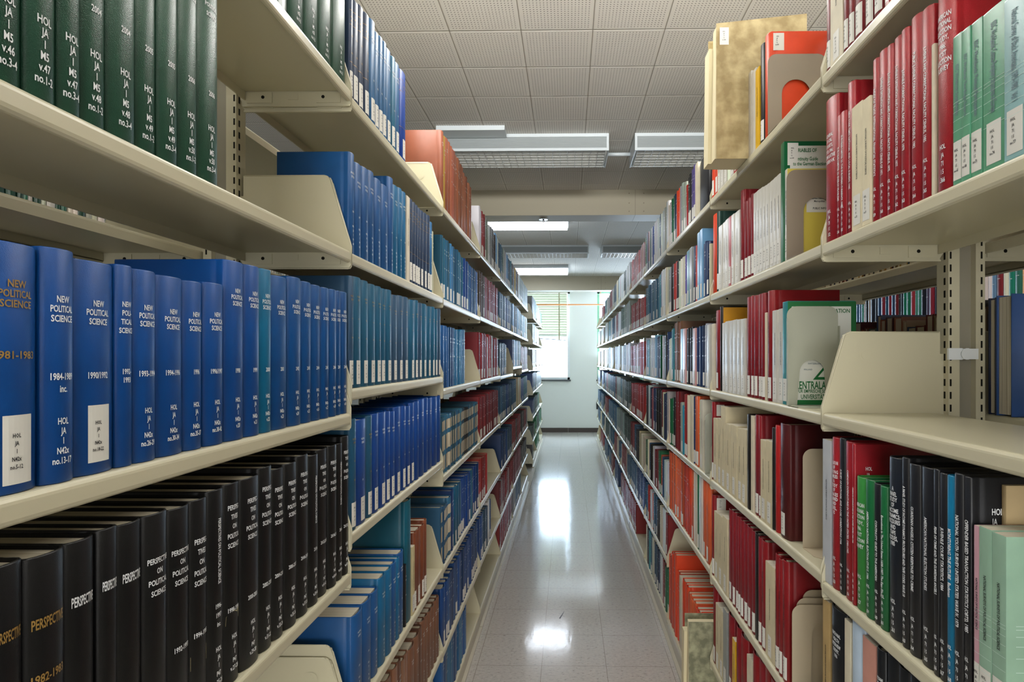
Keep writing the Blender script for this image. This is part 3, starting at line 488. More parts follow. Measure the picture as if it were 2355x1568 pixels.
def book_geo(t, h, d, hard, rseg=8):
    """cover and page block of a book; +x = spine side, y = thickness, z = up"""
    mb = MB(); bd = min(.0027, t * .22) if hard else .0005
    sag = (min(.0075, t * .20) if t > .014 else t * .12) if hard else .0006
    f = spine_x(t, sag); g = .0013 if hard and t > .012 else .0002
    o = []; h2 = t / 2
    side = [(-d, h2, 0), (-sag - .020, h2, 0), (-sag - .0155, h2 - .0002, 0), (-sag - .0125, h2 - g, 0), (-sag - .0095, h2 - g, 0), (-sag - .0065, h2 - .0002, 0), (-sag - .0025, h2, 0)] if hard else [(-d, h2, 0), (-sag - .004, h2, 0)]
    outer = [(x, -y) for x, y, _ in side] + [(f(-h2 + t * i / rseg), -h2 + t * i / rseg) for i in range(0, rseg + 1)] + [(x, y) for x, y, _ in side[::-1]]
    inner = []
    for x, y in outer:
        yy = max(-h2 + bd, min(h2 - bd, y)); xx = min(x, -sag - bd) if abs(y) > h2 - bd - 1e-6 and x > -sag - .001 else x
        if abs(y) <= h2 - bd: xx = x - bd
        xx = min(xx, (f(yy) - bd)); 
        if x <= -d + 1e-6: xx = -d
        inner.append((xx, yy))
    n = len(outer); lv = [(0, .3), (.0012, 0), (h - .0014, 0), (h, .35)]
    rows = []
    for z, k in lv: rows.append([(ox + (ix - ox) * k, oy + (iy - oy) * k, z) for (ox, oy), (ix, iy) in zip(outer, inner)])
    vs = [p for r in rows for p in r] + [(x, y, 0) for x, y in inner] + [(x, y, h) for x, y in inner]
    fs = []
    for r in range(3): fs += [(r * n + i, r * n + i + 1, (r + 1) * n + i + 1, (r + 1) * n + i) for i in range(n - 1)]
    fs += [(4 * n + i, 4 * n + i + 1, 5 * n + i + 1, 5 * n + i) for i in range(n - 1)]
    fs += [(i, i + 1, 4 * n + i + 1, 4 * n + i) for i in range(n - 1)] + [(3 * n + i, 3 * n + i + 1, 5 * n + i + 1, 5 * n + i) for i in range(n - 1)]
    for e in (0, n - 1): fs += [(r * n + e, (r + 1) * n + e, (4 if r < 1 else 5) * n + e) if r != 1 else (n + e, 2 * n + e, 5 * n + e, 4 * n + e) for r in range(3)]
    mb.add(vs, fs, 0, False)
    for i in range(len(mb.sm)): mb.sm[i] = hard and True
    pg = MB(); q = .0035 if hard else .0004
    ps = sag + bd + .0005
    if hard: pg.box((-d + q, -h2 + bd + .0001, .003), (-ps - .001, h2 - bd - .0001, h - q - .0005))
    else: pg.box((-d + q, -h2 + bd + .0001, .0003), (-ps, h2 - bd - .0001, h - .0003))
    return mb, pg, f
def strip(mb, f, t, u0, u1, z0, z1, eps=.0003, mi=0, n=6):
    vs = []
    for i in range(n + 1):
        u = u0 + (u1 - u0) * i / n; vs += [(f(u) + eps, u, z0), (f(u) + eps, u, z1)]
    mb.add(vs, [(2 * i, 2 * i + 2, 2 * i + 3, 2 * i + 1) for i in range(n)], mi)
JG = [(46, '3-4', ''), (47, '1-2', ''), (47, '3-4', '2003'), (48, '1-2', '2004'), (48, '3-4', '2004'), (49, '1-2', '2005'), (49, '3-4', '2005'), (50, '1-2', '2006'), (50, '3-4', '2006')]
NP = [('1981-1983', 'no.5-12'), ('1984-1989', 'no.13-17'), ('1990/1992', 'no.18-22'), ('1992-', ''), ('1993-1994', 'no.26-29'), ('1994-1996', 'no.30-34'), ('1996', 'no.35-37'), ('1996/1997', 'no.38-42')] + [(str(1989 + k), 'v.%d' % (11 + k)) for k in range(9, 20)]
PP = ['1980-81', '1982-1983', '', '', '', '', '1992-1993', '1994-1995', '1996-', '1998-1999', '2000-2001', '2002-2003', '2004-2005', '2006-2007', '2008-2009', '2010-', '2012-2013', '2014-2015', '2016', '2017-2018']
HT = {('R', -1, 2, 0): ['GENERAL', 'SOCIAL', 'SURVEYS,', '1972-1986:', 'CUMULATIVE', 'CODEBOOK'], ('R', -1, 2, 14): ['AMERICAN', 'NATIONAL', 'ELECTION', 'STUDY,', '1986:', 'POST', 'ELECTION', 'SURVEY'],
 ('R', -1, 4, 1): ['EVALUATION', 'OF', 'YOUNG', 'FAMILIES:', 'A', 'STUDY', 'OF', 'WAGES', 'EARNED', 'AND', 'LEVEL,', 'US'], ('R', -1, 4, 5): ['AMERICAN', 'NATIONAL', 'ELECTION', 'STUDY,', '1986:', 'POST', 'ELECTION', 'SURVEY'],
 ('R', -1, 4, 9): ['A', 'PANEL', 'STUDY', 'OF', 'INCOME', 'DYNAMICS:', 'PROCEDURES', 'AND', 'TAPE', 'CODES,', '1985'], ('R', -1, 5, 1): ['NATIONAL', 'HEALTH', 'INTERVIEW', 'SURVEY,', '1986']}
VT = {('R', -1, 2): {1: 'EUROBAROMETER 22: ENERGY PROBLEMS', 2: 'EUROBAROMETER 25: THE EUROPEAN CURRENCY, 1986', 3: 'NEW YORK TIMES NATIONAL AND LOCAL SURVEYS, 1985', 6: 'INDEX OF TRADE: INTERNATIONAL FINANCIAL STATISTICS', 7: 'JUVENILE DETENTION AND CORRECTIONAL FACILITY CENSUS OF 1971', 8: 'JUVENILE DETENTION AND CORRECTIONAL FACILITY CENSUS, 1975', 9: 'JUVENILE DETENTION AND CORRECTIONAL FACILITY CENSUS, 1977', 10: 'JUVENILE CORRECTIONAL FACILITY CENSUS, 1979', 11: 'PUBLIC JUVENILE CORRECTIONAL FACILITY CENSUS, 1982', 12: 'JUVENILE AND CORRECTIONAL FACILITY CENSUS, 1985', 15: 'ISSC Workbook: Social Mobility', 16: 'ISSC Workbook: Time Budget Research', 17: 'ISSC Workbook: Political Participation', 18: 'ISSC Workbook: Centre-Periphery Structures in Europe', 19: 'National Survey of Black Americans, 1979-1980   Vol 1', 20: 'National Survey of Black Americans   Vol 2'},
 ('R', -1, 4): {2: 'SURVEY OF NATIONAL AND LOCAL CORRECTIONS 1984', 3: 'CAMPAIGN EXPENDITURES IN THE UNITED STATES, 1981-1982', 4: 'CAMPAIGN EXPENDITURES IN THE UNITED STATES, 1983-1984', 6: 'AMERICAN NATIONAL ELECTION STUDY, 1986', 7: 'CONTINUITY GUIDE TO THE AMERICAN', 8: 'Executions in The United States 1608-1987: The Espy File', 10: 'A PANEL STUDY OF INCOME DYNAMICS: PROCEDURES AND TAPE CODES, WAVE 18', 11: 'GUARDIAN ANGELS: CITIZEN RESPONSE TO CRIME', 12: 'AMERICAN NATIONAL ELECTION STUDIES', 13: 'FEAR OF CRIME AND THE GUARDIAN ANGELS', 14: 'JUVENILE COURT STATISTICS, 1984', 15: 'MONITORING THE FUTURE   Bachman', 16: 'NATIONAL YOUTH SURVEY UNITED STATES: WAVE IV, 1979', 17: 'OFFENDER BASED TRANSACTION STATISTICS (OBTS), 1985'}}
def letters(b, key, i, t, h, f, mb_w, mb_g, mb_k, mb_c, mb_y, res):
    """lettering of one near book; returns title words for the label"""
    side, u, n = key; typ = b; eps = .0006
    fn = lambda uu, vv: (f(max(-t / 2, min(t / 2, uu))) + eps, uu, vv)
    W_ = t * .84
    def lines(mb, ls, z, cap, pitch, mw=W_, sq=.72):
        for k, s_ in enumerate(ls): put_text(mb, s_, -t * .03 if side == 'L' else t * .03, z - k * pitch, cap, mw * .86, fn, False, sq, res)
    cn = ['HOL', 'JA', '1']
    if typ == 'J':
        if n == 2 and i < 9:
            v, no, yr = JG[i]; lines(mb_c, cn + ['M5', 'v.%d' % v, 'no.' + no], .072, .0068, .0108)
            if yr: lines(mb_y, [yr], .118, .0062, .01)
            lines(mb_w, ['POLITICAL', 'SCIENCE'], .235 if i > 6 else .25, .005, .012)
        else: lines(mb_c, cn + ['M5', 'v.5%d' % i, 'no.1-2'], .070, .0058, .0105)
    elif typ == 'N':
        yr, no = NP[min(i, 18)]; zt = h - .043
        if i == 0:
            lines(mb_g, ['NEW', 'POLITICAL', 'SCIENCE'], h - .036, .0058, .0088, t * .7, .9); lines(mb_g, [yr], h - .098, .006, .01, t * .85, 1.1)
        elif i == 3:
            lines(mb_w, ['NEW', 'POLI-', 'TICAL', 'SCIENCE'], zt, .0052, .0095); lines(mb_y, ['1992-', '1993'], .103, .0052, .0092)
        else:
            lines(mb_w, ['NEW', 'POLITICAL', 'SCIENCE'], zt if i > 1 else h - .048, .0056, .0092, t * .72); lines(mb_y, [yr] + (['inc.'] if i == 1 else []), .100, .0058, .0115, t * .72)
            if i != 2: lines(mb_c, cn + ['N42x', no], .058, .0055, .0093, t * .72)
    elif typ == 'P':
        yr = PP[min(i, 19)]
        T5 = ['PERSPEC-', 'TIVES', 'ON', 'POLITICAL', 'SCIENCE']; z = h - .06
        if i < 2: lines(mb_g, ['PERSPECTIVE'], h - .062, .0085, .01, t * .84, .95); lines(mb_g, [yr], h - .112, .007, .01, t * .85, 1.1)
        elif i < 5: lines(mb_w, ['PERSPECTIVE'], h - .06, .0088, .01, t * .76, .6)
        elif i < 7: lines(mb_w, ['PERSPECTIVE', 'ON', 'POLITICAL', 'SCIENCE'], h - .055, .0058, .0125); 
        elif i in (8, 15, 18): put_text(mb_w, 'PERSPECTIVES ON POLITICAL SCIENCE', 0, h - .085, .0055, .115, fn, True, .7, res)
        else: lines(mb_w, T5, h - (.055 if i < 8 else .035), .0062, .0135, t * .74)
        if i > 5: lines(mb_y, [yr] + (['1997', 'inc.'] if i == 8 else []), .105 if i != 8 else .125, .0058, .0125, t * .78)
        if i > 7: lines(mb_c, cn + ['P47', 'v.%d-%d' % (2 * i + 9, 2 * i + 10)], .066, .0058, .0112, t * .66)
    elif typ in 'HK' and (side, u, n, i) in HT:
        ls = HT[side, u, n, i]; p = .0105 if len(ls) < 9 else .0088
        lines(mb_w, ls, h - (.075 if n == 2 and i == 0 else .035 if n == 2 else .05), .0062, p, t * .82); lines(mb_c, cn[:2] + ['71', 'I 5', '.%d' % (352 + i)], .06, .006, .0115, t * .6)
    elif typ == 'H':
        lines(mb_w, ['NATIONAL', 'SURVEY', 'DATA,', '1986'], h - .05, .005, .009); lines(mb_c, cn[:2] + ['71', 'I 5'], .05, .005, .0105, t * .6)
    elif typ in 'VK':
        tx = VT.get(key, {}).get(i, 'NATIONAL SURVEY OF CODE BOOKS, 1984')
        m_ = mb_w if typ == 'V' else mb_k
        L_ = h * (.58 if typ == 'V' else .56)
        w = min(L_, len(tx) * .0042 + .02)
        put_text(m_, tx, 0, h - (.018 if typ == 'K' else .045) - w / 2, min(.0055, t * .42) if typ == 'V' else min(.0085, t * .3), w, fn, True, .75, res)
        if typ == 'V' and t > .007: lines(mb_c, cn[:2] + ['71', 'I 5', '%d' % (353 + i)], .055, .005, .011, t * .55)
    elif typ == 'w':
        tt = [['POLITICAL', 'STUDIES'], ['POLITICAL', 'SCIENCE']][n % 2]
        lines(mb_w, tt, h - .045, .004, .0085, t * .72); lines(mb_y, [str(1960 + (i * 3 + n * 7) % 45)], h * .42, .004, .01, t * .6)
        if n % 3 != 1: lines(mb_c, cn + ['P4', 'v.%d' % (i + 20)], .062, .0042, .0098, t * .6)
    elif typ == 'g':
        lines(mb_g, ['POLITICAL', 'STUDY'], h - .045, .0036, .008, t * .7); lines(mb_g, ['V.%d' % (i + 10)], h * .62, .0036, .01, t * .5); lines(mb_g, [str(1950 + i)], h * .45, .0036, .01, t * .6)
        for z in (h - .03, h - .062, h * .36):
            if n < 3: strip(mb_g, f, t, -t / 2 * .96, t / 2 * .96, z, z + .0007, .0004)
    elif typ in ('v', 'k'):
        put_text(mb_k, 'NATIONAL SURVEYS OF POLITICAL SCIENCE', 0, h * .58, min(.004, t * .3), h * .5, fn, True, .75, res)
ORDN = 340
def shelf_books():
    res = []
    for side, u, n, data in ROWS:
        items = [q.split(',') for q in data.split()]
        for i, (st, y0, t, h) in enumerate(items):
            res.append(dict(side=side, u=u, n=n, i=i, N=len(items), st=st, y=int(y0) / 1000, t=float(t) / 1000, h=int(h) / 1000, z=ZS[side, u][n]))
    return res
BOOKS = shelf_books()
# rows further along the aisle: (side, unit, shelf, 'styles:fraction ...'), nearest first
FAR = [
 ('L', 2, 1, 'w2*3 rr*3 sg*3 w2*3 gy2*3 bo*4 lb*3 w2*2', .24), ('L', 2, 2, 'bo*6 rp*6 rr*10', .245), ('L', 2, 3, 'dr*8 w2*1 rd*4 w2*2 dr*8', .25), ('L', 2, 4, 'dr*22', .24), ('L', 2, 5, 'rd*6 _400', .24), ('L', 2, 6, 'dn*3 bb*4 w2*2 dn*1 _420', .24), 
 ('L', 3, 1, 'bb*4 tb*2 w2*5 lb*3 bb*5 tb*2', .235), ('L', 3, 2, 'bb*9 dn*9 bb*5', .24), ('L', 3, 3, 'bb*10 _450', .23), ('L', 3, 4, 'bb*12 dn*5 bb*6', .24), ('L', 3, 5, '_120 dn*8 bb*8', .235), ('L', 3, 6, 'rr*3 w2*1 rp*4 rr*8 w2*1 rr*6', .23), ('L', 3, 7, 'rr*8 rp*9', .23),
 ('L', 4, 1, 'bo*5 yl*1 bo*6 yl*1 w2*3 sg*4', .24), ('L', 4, 2, 'lb*4 bb*7 lb*4 tb*6', .24), ('L', 4, 3, 'dn*3 lb*8 tb*8', .24), ('L', 4, 4, 'bb*9 _150 cb*8', .25), ('L', 4, 5, 'rd*6 bo*3 rr*9', .23), ('L', 4, 6, 'rr*6 rp*13', .23), ('L', 4, 7, '_60 gy2*6 bb*10', .23),
 ('L', 5, 1, 'sg*18', .235), ('L', 5, 2, 'tb*10 sg*6', .23), ('L', 5, 3, 'w2*2 rp*8 w2*2 rp*6', .24), ('L', 5, 4, 'dn*7 tb*10', .24), ('L', 5, 5, 'bo*8 rr*6 gy2*4', .23), ('L', 5, 6, 'bo*14', .2), 
 ('L', 7, 1, 'dg*12 tb*2 gr*6', .27), ('L', 7, 2, 'sg*6 tb*9 dg*5', .24), ('L', 7, 3, 'sg*6 tb*8', .24), ('L', 7, 4, 'dn*4 bb*8 dg*6', .25), ('L', 7, 5, 'dn*8 bb*4 dg*6', .24), ('L', 7, 6, 'dg*8 gr*5', .2), ('L', 7, 7, 'by0*4 _500', .26),
 ('L', 8, 1, 'gr*12 dg*6', .25), ('L', 8, 2, 'tb*16', .24), ('L', 8, 3, 'tb*8 dg*9', .24), ('L', 8, 4, 'dg*16', .24), ('L', 8, 5, 'dg*8 gr*8', .24), ('L', 8, 6, 'gr*6 dg*12', .24), ('L', 8, 7, '_200 gr*12', .24),
 ('L', 9, 1, 'gr*16', .24), ('L', 9, 3, 'tb*14', .24), ('L', 9, 4, 'dg*14', .24), ('L', 9, 6, 'gr*14', .24),
 ('R', 2, 1, 'w2*2 gy2*2 w2*2 bb*2 w2*4 rb*2 w2*2 gr*1 w2*1 og*1 nv2*2 gr*1', .24), ('R', 2, 2, 'cr*2 w2*3 tl2*3 bb*12', .24), ('R', 2, 3, 'nv2*1 al*2 w2*2 gr*1 nv2*3 lb*2 w2*5 tl2*3 w2*1', .235), ('R', 2, 4, 'gy2*1 nv2*2 cr*1 dr*1 by0*5 nv2*3 rp*2 nv2*2 w2*2 by0*2', .25), ('R', 2, 5, 'w2*3 bb*2 og*1 gr*3 dr*3 w2*2 by0*3 bb*2 cr*2 gr*2', .225), ('R', 2, 6, 'rr*2 w2*3 cr*2 by0*3 bb*3 og*1 w2*3 rd*2 bb*3', .22), ('R', 2, 7, 'gr*2 rr*2 w2*2 nv2*2 bb*2 cr*2 tb*3 by0*2 cr*2', .24),
 ('R', 3, 1, 'rd*1 pk3*3 rw*16', .22), ('R', 3, 2, 'rd*2 rw*4 rd*12', .2), ('R', 3, 3, 'rd*4 rw*3 pk3*4 rd*6', .22), ('R', 3, 4, 'rd*20', .24), ('R', 3, 5, 'cr*4 cb*3 by0*3 bb*3 dr*5', .23), ('R', 3, 6, 'dn*8 bb*8', .23), ('R', 3, 7, '_500 rr*8', .23),
 ('R', 4, 1, 'w2*8 dg*4 w2*6', .235), ('R', 4, 2, 'sg*10 dg*8', .25), ('R', 4, 3, 'w2*9 bb*2 w2*7', .24), ('R', 4, 4, 'dg*10 sg*4 tb*3', .24), ('R', 4, 5, 'dg*10 sg*6', .24), ('R', 4, 6, 'bb*4 cr*2 rr*8 w2*2', .22), ('R', 4, 7, 'rr*8 rp*8', .22),
 ('R', 5, 1, 'w2*4 cb*5 bb*6', .25), ('R', 5, 2, 'w2*6 rp*4 w2*4 nv2*3', .24), ('R', 5, 3, 'w2*8 sg*4', .24), ('R', 5, 4, 'sg*8 rp*3 bb*6', .24), ('R', 5, 5, 'sg*8 bb*8', .24), ('R', 5, 6, 'bb*3 cr*5 rr*6', .22), ('R', 5, 7, '_300 dn*8', .22),
 ('R', 6, 1, 'w2*3 rp*8 w2*3', .24), ('R', 6, 2, 'bb*3 w2*6 tl2*5', .24), ('R', 6, 3, 'w2*4 cb*5 sg*6', .24), ('R', 6, 4, 'bb*12 sg*4', .24), ('R', 6, 5, 'bb*14', .24), ('R', 6, 6, 'bb*9 sg*6', .22), ('R', 6, 7, 'rr*5 bb*9', .22),
 ('R', 7, 1, 'w2*4 gr*2 bb*6', .24), ('R', 7, 2, 'w2*8 by0*2', .24), ('R', 7, 3, 'w2*14', .24), ('R', 7, 4, 'rr*6 bb*6', .24), ('R', 7, 5, 'rr*12', .24), ('R', 7, 6, 'dg*9 cr*4', .22), ('R', 7, 7, 'bb*12', .22),
 ('R', 8, 1, 'rp*8', .22), ('R', 8, 2, 'w2*12', .24), ('R', 8, 3, 'w2*12', .24), ('R', 8, 4, 'dn*8', .24), ('R', 8, 5, 'bb*12', .24), ('R', 8, 6, 'bb*8 cb*6', .22), ('R', 8, 7, 'rr*14', .22),
 ('R', 9, 2, 'w2*12', .24), ('R', 9, 3, 'w2*12', .24), ('R', 9, 4, 'nv2*12', .24), ('R', 9, 5, 'bb*12', .24), ('R', 9, 6, 'bb*12', .22), ('R', 9, 7, 'tn*8', .22),
]
rnd = random.Random(11)
for side, u, n, spec, hh in FAR:
    toks = spec.split(); tot = 0; nb = 0; gap = 0
    for tk in toks:
        if tk[0] == '_': gap += int(tk[1:]) / 1000
        else: nb += int(tk.split('*')[1])
    wid = BAYW - .03 - gap; tw = wid / nb; tw = min(tw, .055); y = Y00[side] + BAYW * u + .012; i = 0
    for tk in toks:
        if tk[0] == '_': y += int(tk[1:]) / 1000; continue
        st, c = tk.split('*'); hv = hh + rnd.uniform(-.006, .012); hv = min(hv, .265)
        for k in range(int(c)):
            t = tw * rnd.uniform(.82, 1.15)
            if y + t > Y00[side] + BAYW * (u + 1) - .008: break
            BOOKS.append(dict(side=side, u=u, n=n, i=i, N=nb, st=st, y=y, t=t, h=hv + rnd.uniform(-.006, .008), z=ZS[side, u][n])); y += t; i += 1
def vis_size(b):
    X = .478 if b['side'] == 'L' else .52; yc = b['y'] + b['t'] / 2
    zt = min(b['z'] + b['h'], EYE + 826 / 1315 * yc); zb = max(b['z'], EYE - 742 / 1315 * yc)
    if zt <= zb: return 0
    x0 = 1315 * X / b['y']; x1 = 1315 * X / (b['y'] + b['t']); lim = 1307 if b['side'] == 'L' else 1048
    x0 = min(x0, lim); x1 = min(x1, lim)
    vis = 1
    return (x0 - x1) * 1315 * (zt - zb) / yc
for b in BOOKS: b['a'] = vis_size(b)
BOOKS = [b for b in BOOKS if b['a'] > 3]
BOOKS.sort(key=lambda b: -b['a'])
NEAR = BOOKS[:ORDN]; REST = BOOKS[ORDN:]
print('books near', len(NEAR), 'rest', len(REST), 'smallest', NEAR[-1]['a'])
SHN = {1: 'top shelf', 2: 'second shelf down', 3: 'third shelf down', 4: 'fourth shelf down', 5: 'fifth shelf down', 6: 'sixth shelf down', 7: 'bottom shelf'}
SPX = {'L': -.478, 'R': .520}
rnd = random.Random(5)
NEAR.sort(key=lambda b: (b['side'], b['u'], b['n'], b['y']))
M_tab = principled('torn_label', 'BDB48F', .7, .2)
TITLE = {'J': '', 'N': 'lettered New Political Science', 'P': 'lettered Perspective'}
for b in NEAR:
    side, u, n, i, t, h = b['side'], b['u'], b['n'], b['i'], b['t'], b['h']
    col, fin, hard, let, lab, words = ST[b['st']]
    key = (side, u, n); yc = b['y'] + t / 2; tt = t * .975
    d = .165 + rnd.uniform(-.008, .008)
    if let in 'P': d = .172
    if b['st'] in ('tl', 'bl2'): d = .19
    xo = rnd.uniform(0, .003) * (1 if side == 'L' else -1)
    if b['st'] == 'crp': xo = -.042
    name = 'bound_volume' if hard else 'paperback_book'
    root = empty(name, (SPX[side] - (xo if side == 'L' else xo), yc, b['z'] + .0004), 0 if side == 'L' else math.pi)
    idx = b['i'] + 1
    # order along the shelf as seen in the photo
    b['root'] = root
    rs = 12 if yc < 1.3 else 6
    cm, pg, f = book_geo(tt, h, d, hard, rs)
    mat = book_mat(col, fin)
    cover = cm.build('cover', mat, root)
    pg.build('pages', M_pages, root)
    if b['st'] in ('bw', 'bd'):
        mbb = MB()
        for z0, z1 in ((.018, .072), (.092, .15), (.168, .206)): strip(mbb, f, tt, -tt / 2 * .9, tt / 2 * .9, z0, min(z1, h), .0004)
        mbb.build('spine_panel', book_mat('C4BAA2', 'm'), root)
    wl = MB(); wg = MB(); wk = MB(); wc = MB(); wy = MB()
    if yc < 2.3 and let not in 'nB': letters(let, key, b['ord'] if 'ord' in b else i, tt, h, f, wl, wg, wk, wc, wy, 2 if yc < 1.0 else 1)
    if wl.v: wl.build('spine_lettering', M_white, root, False)
    if wc.v: wc.build('call_number_lettering', M_white, root, False)
    if wy.v: wy.build('year_lettering', M_white, root, False)
    if wg.v: wg.build('gilt_lettering', M_gold, root, False)
    if wk.v: wk.build('spine_lettering', M_ink if let != 'K' else M_grey_ink, root, False)
    haslab = lab or (let == 'N' and i in (0, 2))
    if haslab:
        lb = MB(); w = min(tt * .9, .024); z0, z1 = (.008, .062) if not (let == 'N') else ((.008, .068) if i == 0 else (.012, .070))
        if let == 'K': z0, z1 = .006, .058
        if let == 'N': w = min(tt * .72, .026)
        strip(lb, f, tt, -w / 2, w / 2, z0, z1, .00035)
        lo = lb.build('call_number_label', M_label, root, False)
        if yc < 2.0 and w > .006:
            tx = MB(); fn = lambda uu, vv: (f(uu) + .0007, uu, vv)
            ls = {'N': ['HOL', 'JA', '1', 'N42x', NP[i][1] if i < 19 else '']}.get(let, ['HOL', 'JA', '71' if side == 'R' else '1', 'I 5' if side == 'R' else 'P47', '%s%d' % ('no.' if side == 'R' else 'v.', 20 + i * 3)])
            for k, s_ in enumerate(ls): put_text(tx, s_, -w * .08, z1 - (.018 if let == 'N' else .012) - k * .0068, .0034, w * .7, fn, False, .8, 1)
            tx.build('label_text', M_ink, lo, False)
    if let == 'P' and i in (7, 9):
        lb = MB(); vs = []; z0 = .062 if i == 7 else .085
        pr = [(-.42, 0), (.38, .002), (.42, .018), (.30, .021), (.1, .015), (-.1, .019), (-.40, .013)] if i == 9 else [(-.46, 0), (.44, .001), (.45, .022), (-.46, .018)]
        lb.add([(f(p * tt) + .0004, p * tt, z0 + q) for p, q in pr], [tuple(range(len(pr)))]); lb.build('torn_label', M_tab, root, False)
    if let == 'K' or b['st'] in ('pg2', 'pk'):
        lb = MB()
        for k in range(8):
            z = h * .55 - (k ** 1.6) * .0042
            if z > .05: strip(lb, f, tt, -tt / 2 * .95, tt / 2 * .95, z, z + .0005, .0004)
            if z > .05: lb.add([(-.012, -tt / 2 - .0003, z), (-d + .004, -tt / 2 - .0003, z), (-d + .004, -tt / 2 - .0003, z + .0006), (-.012, -tt / 2 - .0003, z + .0006)], [(0, 1, 2, 3)])
            if z > .05: lb.add([(-.012, tt / 2 + .0003, z), (-d + .004, tt / 2 + .0003, z), (-d + .004, tt / 2 + .0003, z + .0006), (-.012, tt / 2 + .0003, z + .0006)], [(0, 1, 2, 3)])
        lb.build('cover_lines', principled('pale_line', 'C6DAD2', .5, .3), root, False)
# labels: order from the left as the row stands in the photo
from itertools import groupby
kf = lambda b: (b['side'], b['u'], b['n'])
for k, g in groupby(sorted(NEAR, key=kf), key=kf):
    g = list(g); g.sort(key=lambda b: b['y'], reverse=(k[0] == 'R'))
    for j, b in enumerate(g):
        w = ST[b['st']][5]; kind = 'bound volume' if ST[b['st']][2] else 'paperback'
        tall = ''
        lab = '%s %s, %s from left, %s, %s' % (w, kind, ORD[min(j + 1, 35)], SHN[k[2]], bayname(k[0], k[1]))
        if b['st'] in ('nb', 'nt', 'nu') and b['i'] < 19: lab = '%s New Political Science %s volume, %s from left, third shelf down' % (w, NP[b['i']][0], ORD[j + 1])
        if b['st'] == 'bk': lab = 'black Perspective bound volume, %s from left, fourth shelf down, nearest left bay' % ORD[j + 1]
        tag(b['root'], lab, 'book', 'books on the %s, %s' % (SHN[k[2]], bayname(k[0], k[1])))
# distant books: one counted-out mass, spines, labels and page blocks coloured per face
M_far = principled('distant_book_cloth', 'ffffff', .35, .5)
_t = M_far.node_tree; _a = nn(_t, 'ShaderNodeVertexColor'); _a.layer_name = 'Col'; _t.links.new(_a.outputs[0], _t.nodes['Principled BSDF'].inputs['Base Color']); bump(M_far, 300, .0004, .2)
fv, ff, fc = [], [], []
def fadd(vs, fs, col):
    k = len(fv); fv.extend(vs); ff.extend([tuple(i + k for i in f) for f in fs]); fc.extend([col] * len(fs))
BOXF = [(0, 3, 2, 1), (4, 5, 6, 7), (0, 1, 5, 4), (1, 2, 6, 5), (2, 3, 7, 6), (3, 0, 4, 7)]
def fbox(a, b_, col):
    (x0, y0, z0), (x1, y1, z1) = a, b_
    fadd([(x0, y0, z0), (x1, y0, z0), (x1, y1, z0), (x0, y1, z0), (x0, y0, z1), (x1, y0, z1), (x1, y1, z1), (x0, y1, z1)], BOXF, col)
PGC = s2l('C0B7A2'); LBC = s2l('CFCDC6')
def far_book(x, s, y, t, z, h, d, col, lab, seed, bands=False):
    """x = spine plane, s = direction into the shelf; rounded spine, two boards, page block, label, title marks"""
    r = random.Random(seed); t2 = t * .92; y0 = y + t * .04; y1 = y0 + t2; sag = min(.006, t * .18); z0 = z + .0005; z1 = z + h
    kv = r.uniform(.55, 1.4); c = tuple(min(.85, v * kv * r.uniform(.9, 1.1)) for v in col[:3]) + (1,)
    h += r.uniform(-.012, .010) if y > 3 else 0; lab = lab and r.random() < .6; x += s * r.uniform(0, .006)
    ys = [0, .12, .3, .5, .7, .88, 1]; P = [(x + s * sag * abs(2 * q - 1) ** 2.4, y0 + t2 * q) for q in ys]
    zl0, zl1 = z + .008, z + .058
    zz = [z0] + ([zl0, zl1] if lab else []) + [z1]
    bd = min(.0025, t * .2)
    for a in range(len(zz) - 1):
        isl = lab and a == 1; vs = [(px, py, q) for q in (zz[a], zz[a + 1]) for px, py in P]
        n = len(P); fs = [(i, i + 1, n + i + 1, n + i) for i in range(n - 1)]
        if isl: fadd(vs, fs[1:-1], LBC); fadd(vs, [fs[0], fs[-1]], c)
        else: fadd(vs, fs, c)
    # spine cap, boards, pages
    vs = [(px, py, z1) for px, py in P] + [(px + s * .003, min(max(py, y0 + bd), y1 - bd), z1) for px, py in P]; n = len(P)
    fadd(vs, [(i, i + 1, n + i + 1, n + i) for i in range(n - 1)], c)
    xe = x + s * d; xi = x + s * sag
    fbox((xi, y0, z0), (xe, y0 + bd, z1), c); fbox((xi, y1 - bd, z0), (xe, y1, z1), c)
    fbox((xi + s * .002, y0 + bd, z0 + .002), (xe - s * .003, y1 - bd, z1 - .004), PGC)
    if bands:
        xs_ = x + s * .0004; ya, yb = y0 + t2 * .12, y1 - t2 * .12
        for q0, q1 in ((.018, .072), (.092, .15), (.168, min(.206, h - .01))):
            fadd([(xs_, ya, z + q0), (xs_, (ya + yb) / 2, z + q0), (xs_, (ya + yb) / 2, z + q1), (xs_, ya, z + q1), (xs_, yb, z + q0), (xs_, yb, z + q1)], [(0, 1, 2, 3), (1, 4, 5, 2)], s2l('BDB39A'))
            fadd([(xs_ - s * .0012, ya + t2 * .1, z + q0), (xs_ - s * .0012, yb - t2 * .1, z + q0), (xs_ - s * .0012, yb - t2 * .1, z + q1), (xs_ - s * .0012, ya + t2 * .1, z + q1)], [(0, 1, 2, 3)], s2l('BDB39A'))
    elif t > .012 and r.random() < .75:
        tc_ = tuple(min(1, v * .4 + .35) for v in c[:3]) + (1,); xs_ = x - s * .0002
        for zz_ in (h * .8, h * .74, h * .5): 
            w = t2 * .25; ym = (y0 + y1) / 2; fadd([(xs_, ym - w, z + zz_), (xs_, ym + w, z + zz_), (xs_, ym + w, z + zz_ + .004), (xs_, ym - w, z + zz_ + .004)], [(0, 1, 2, 3)], tc_)
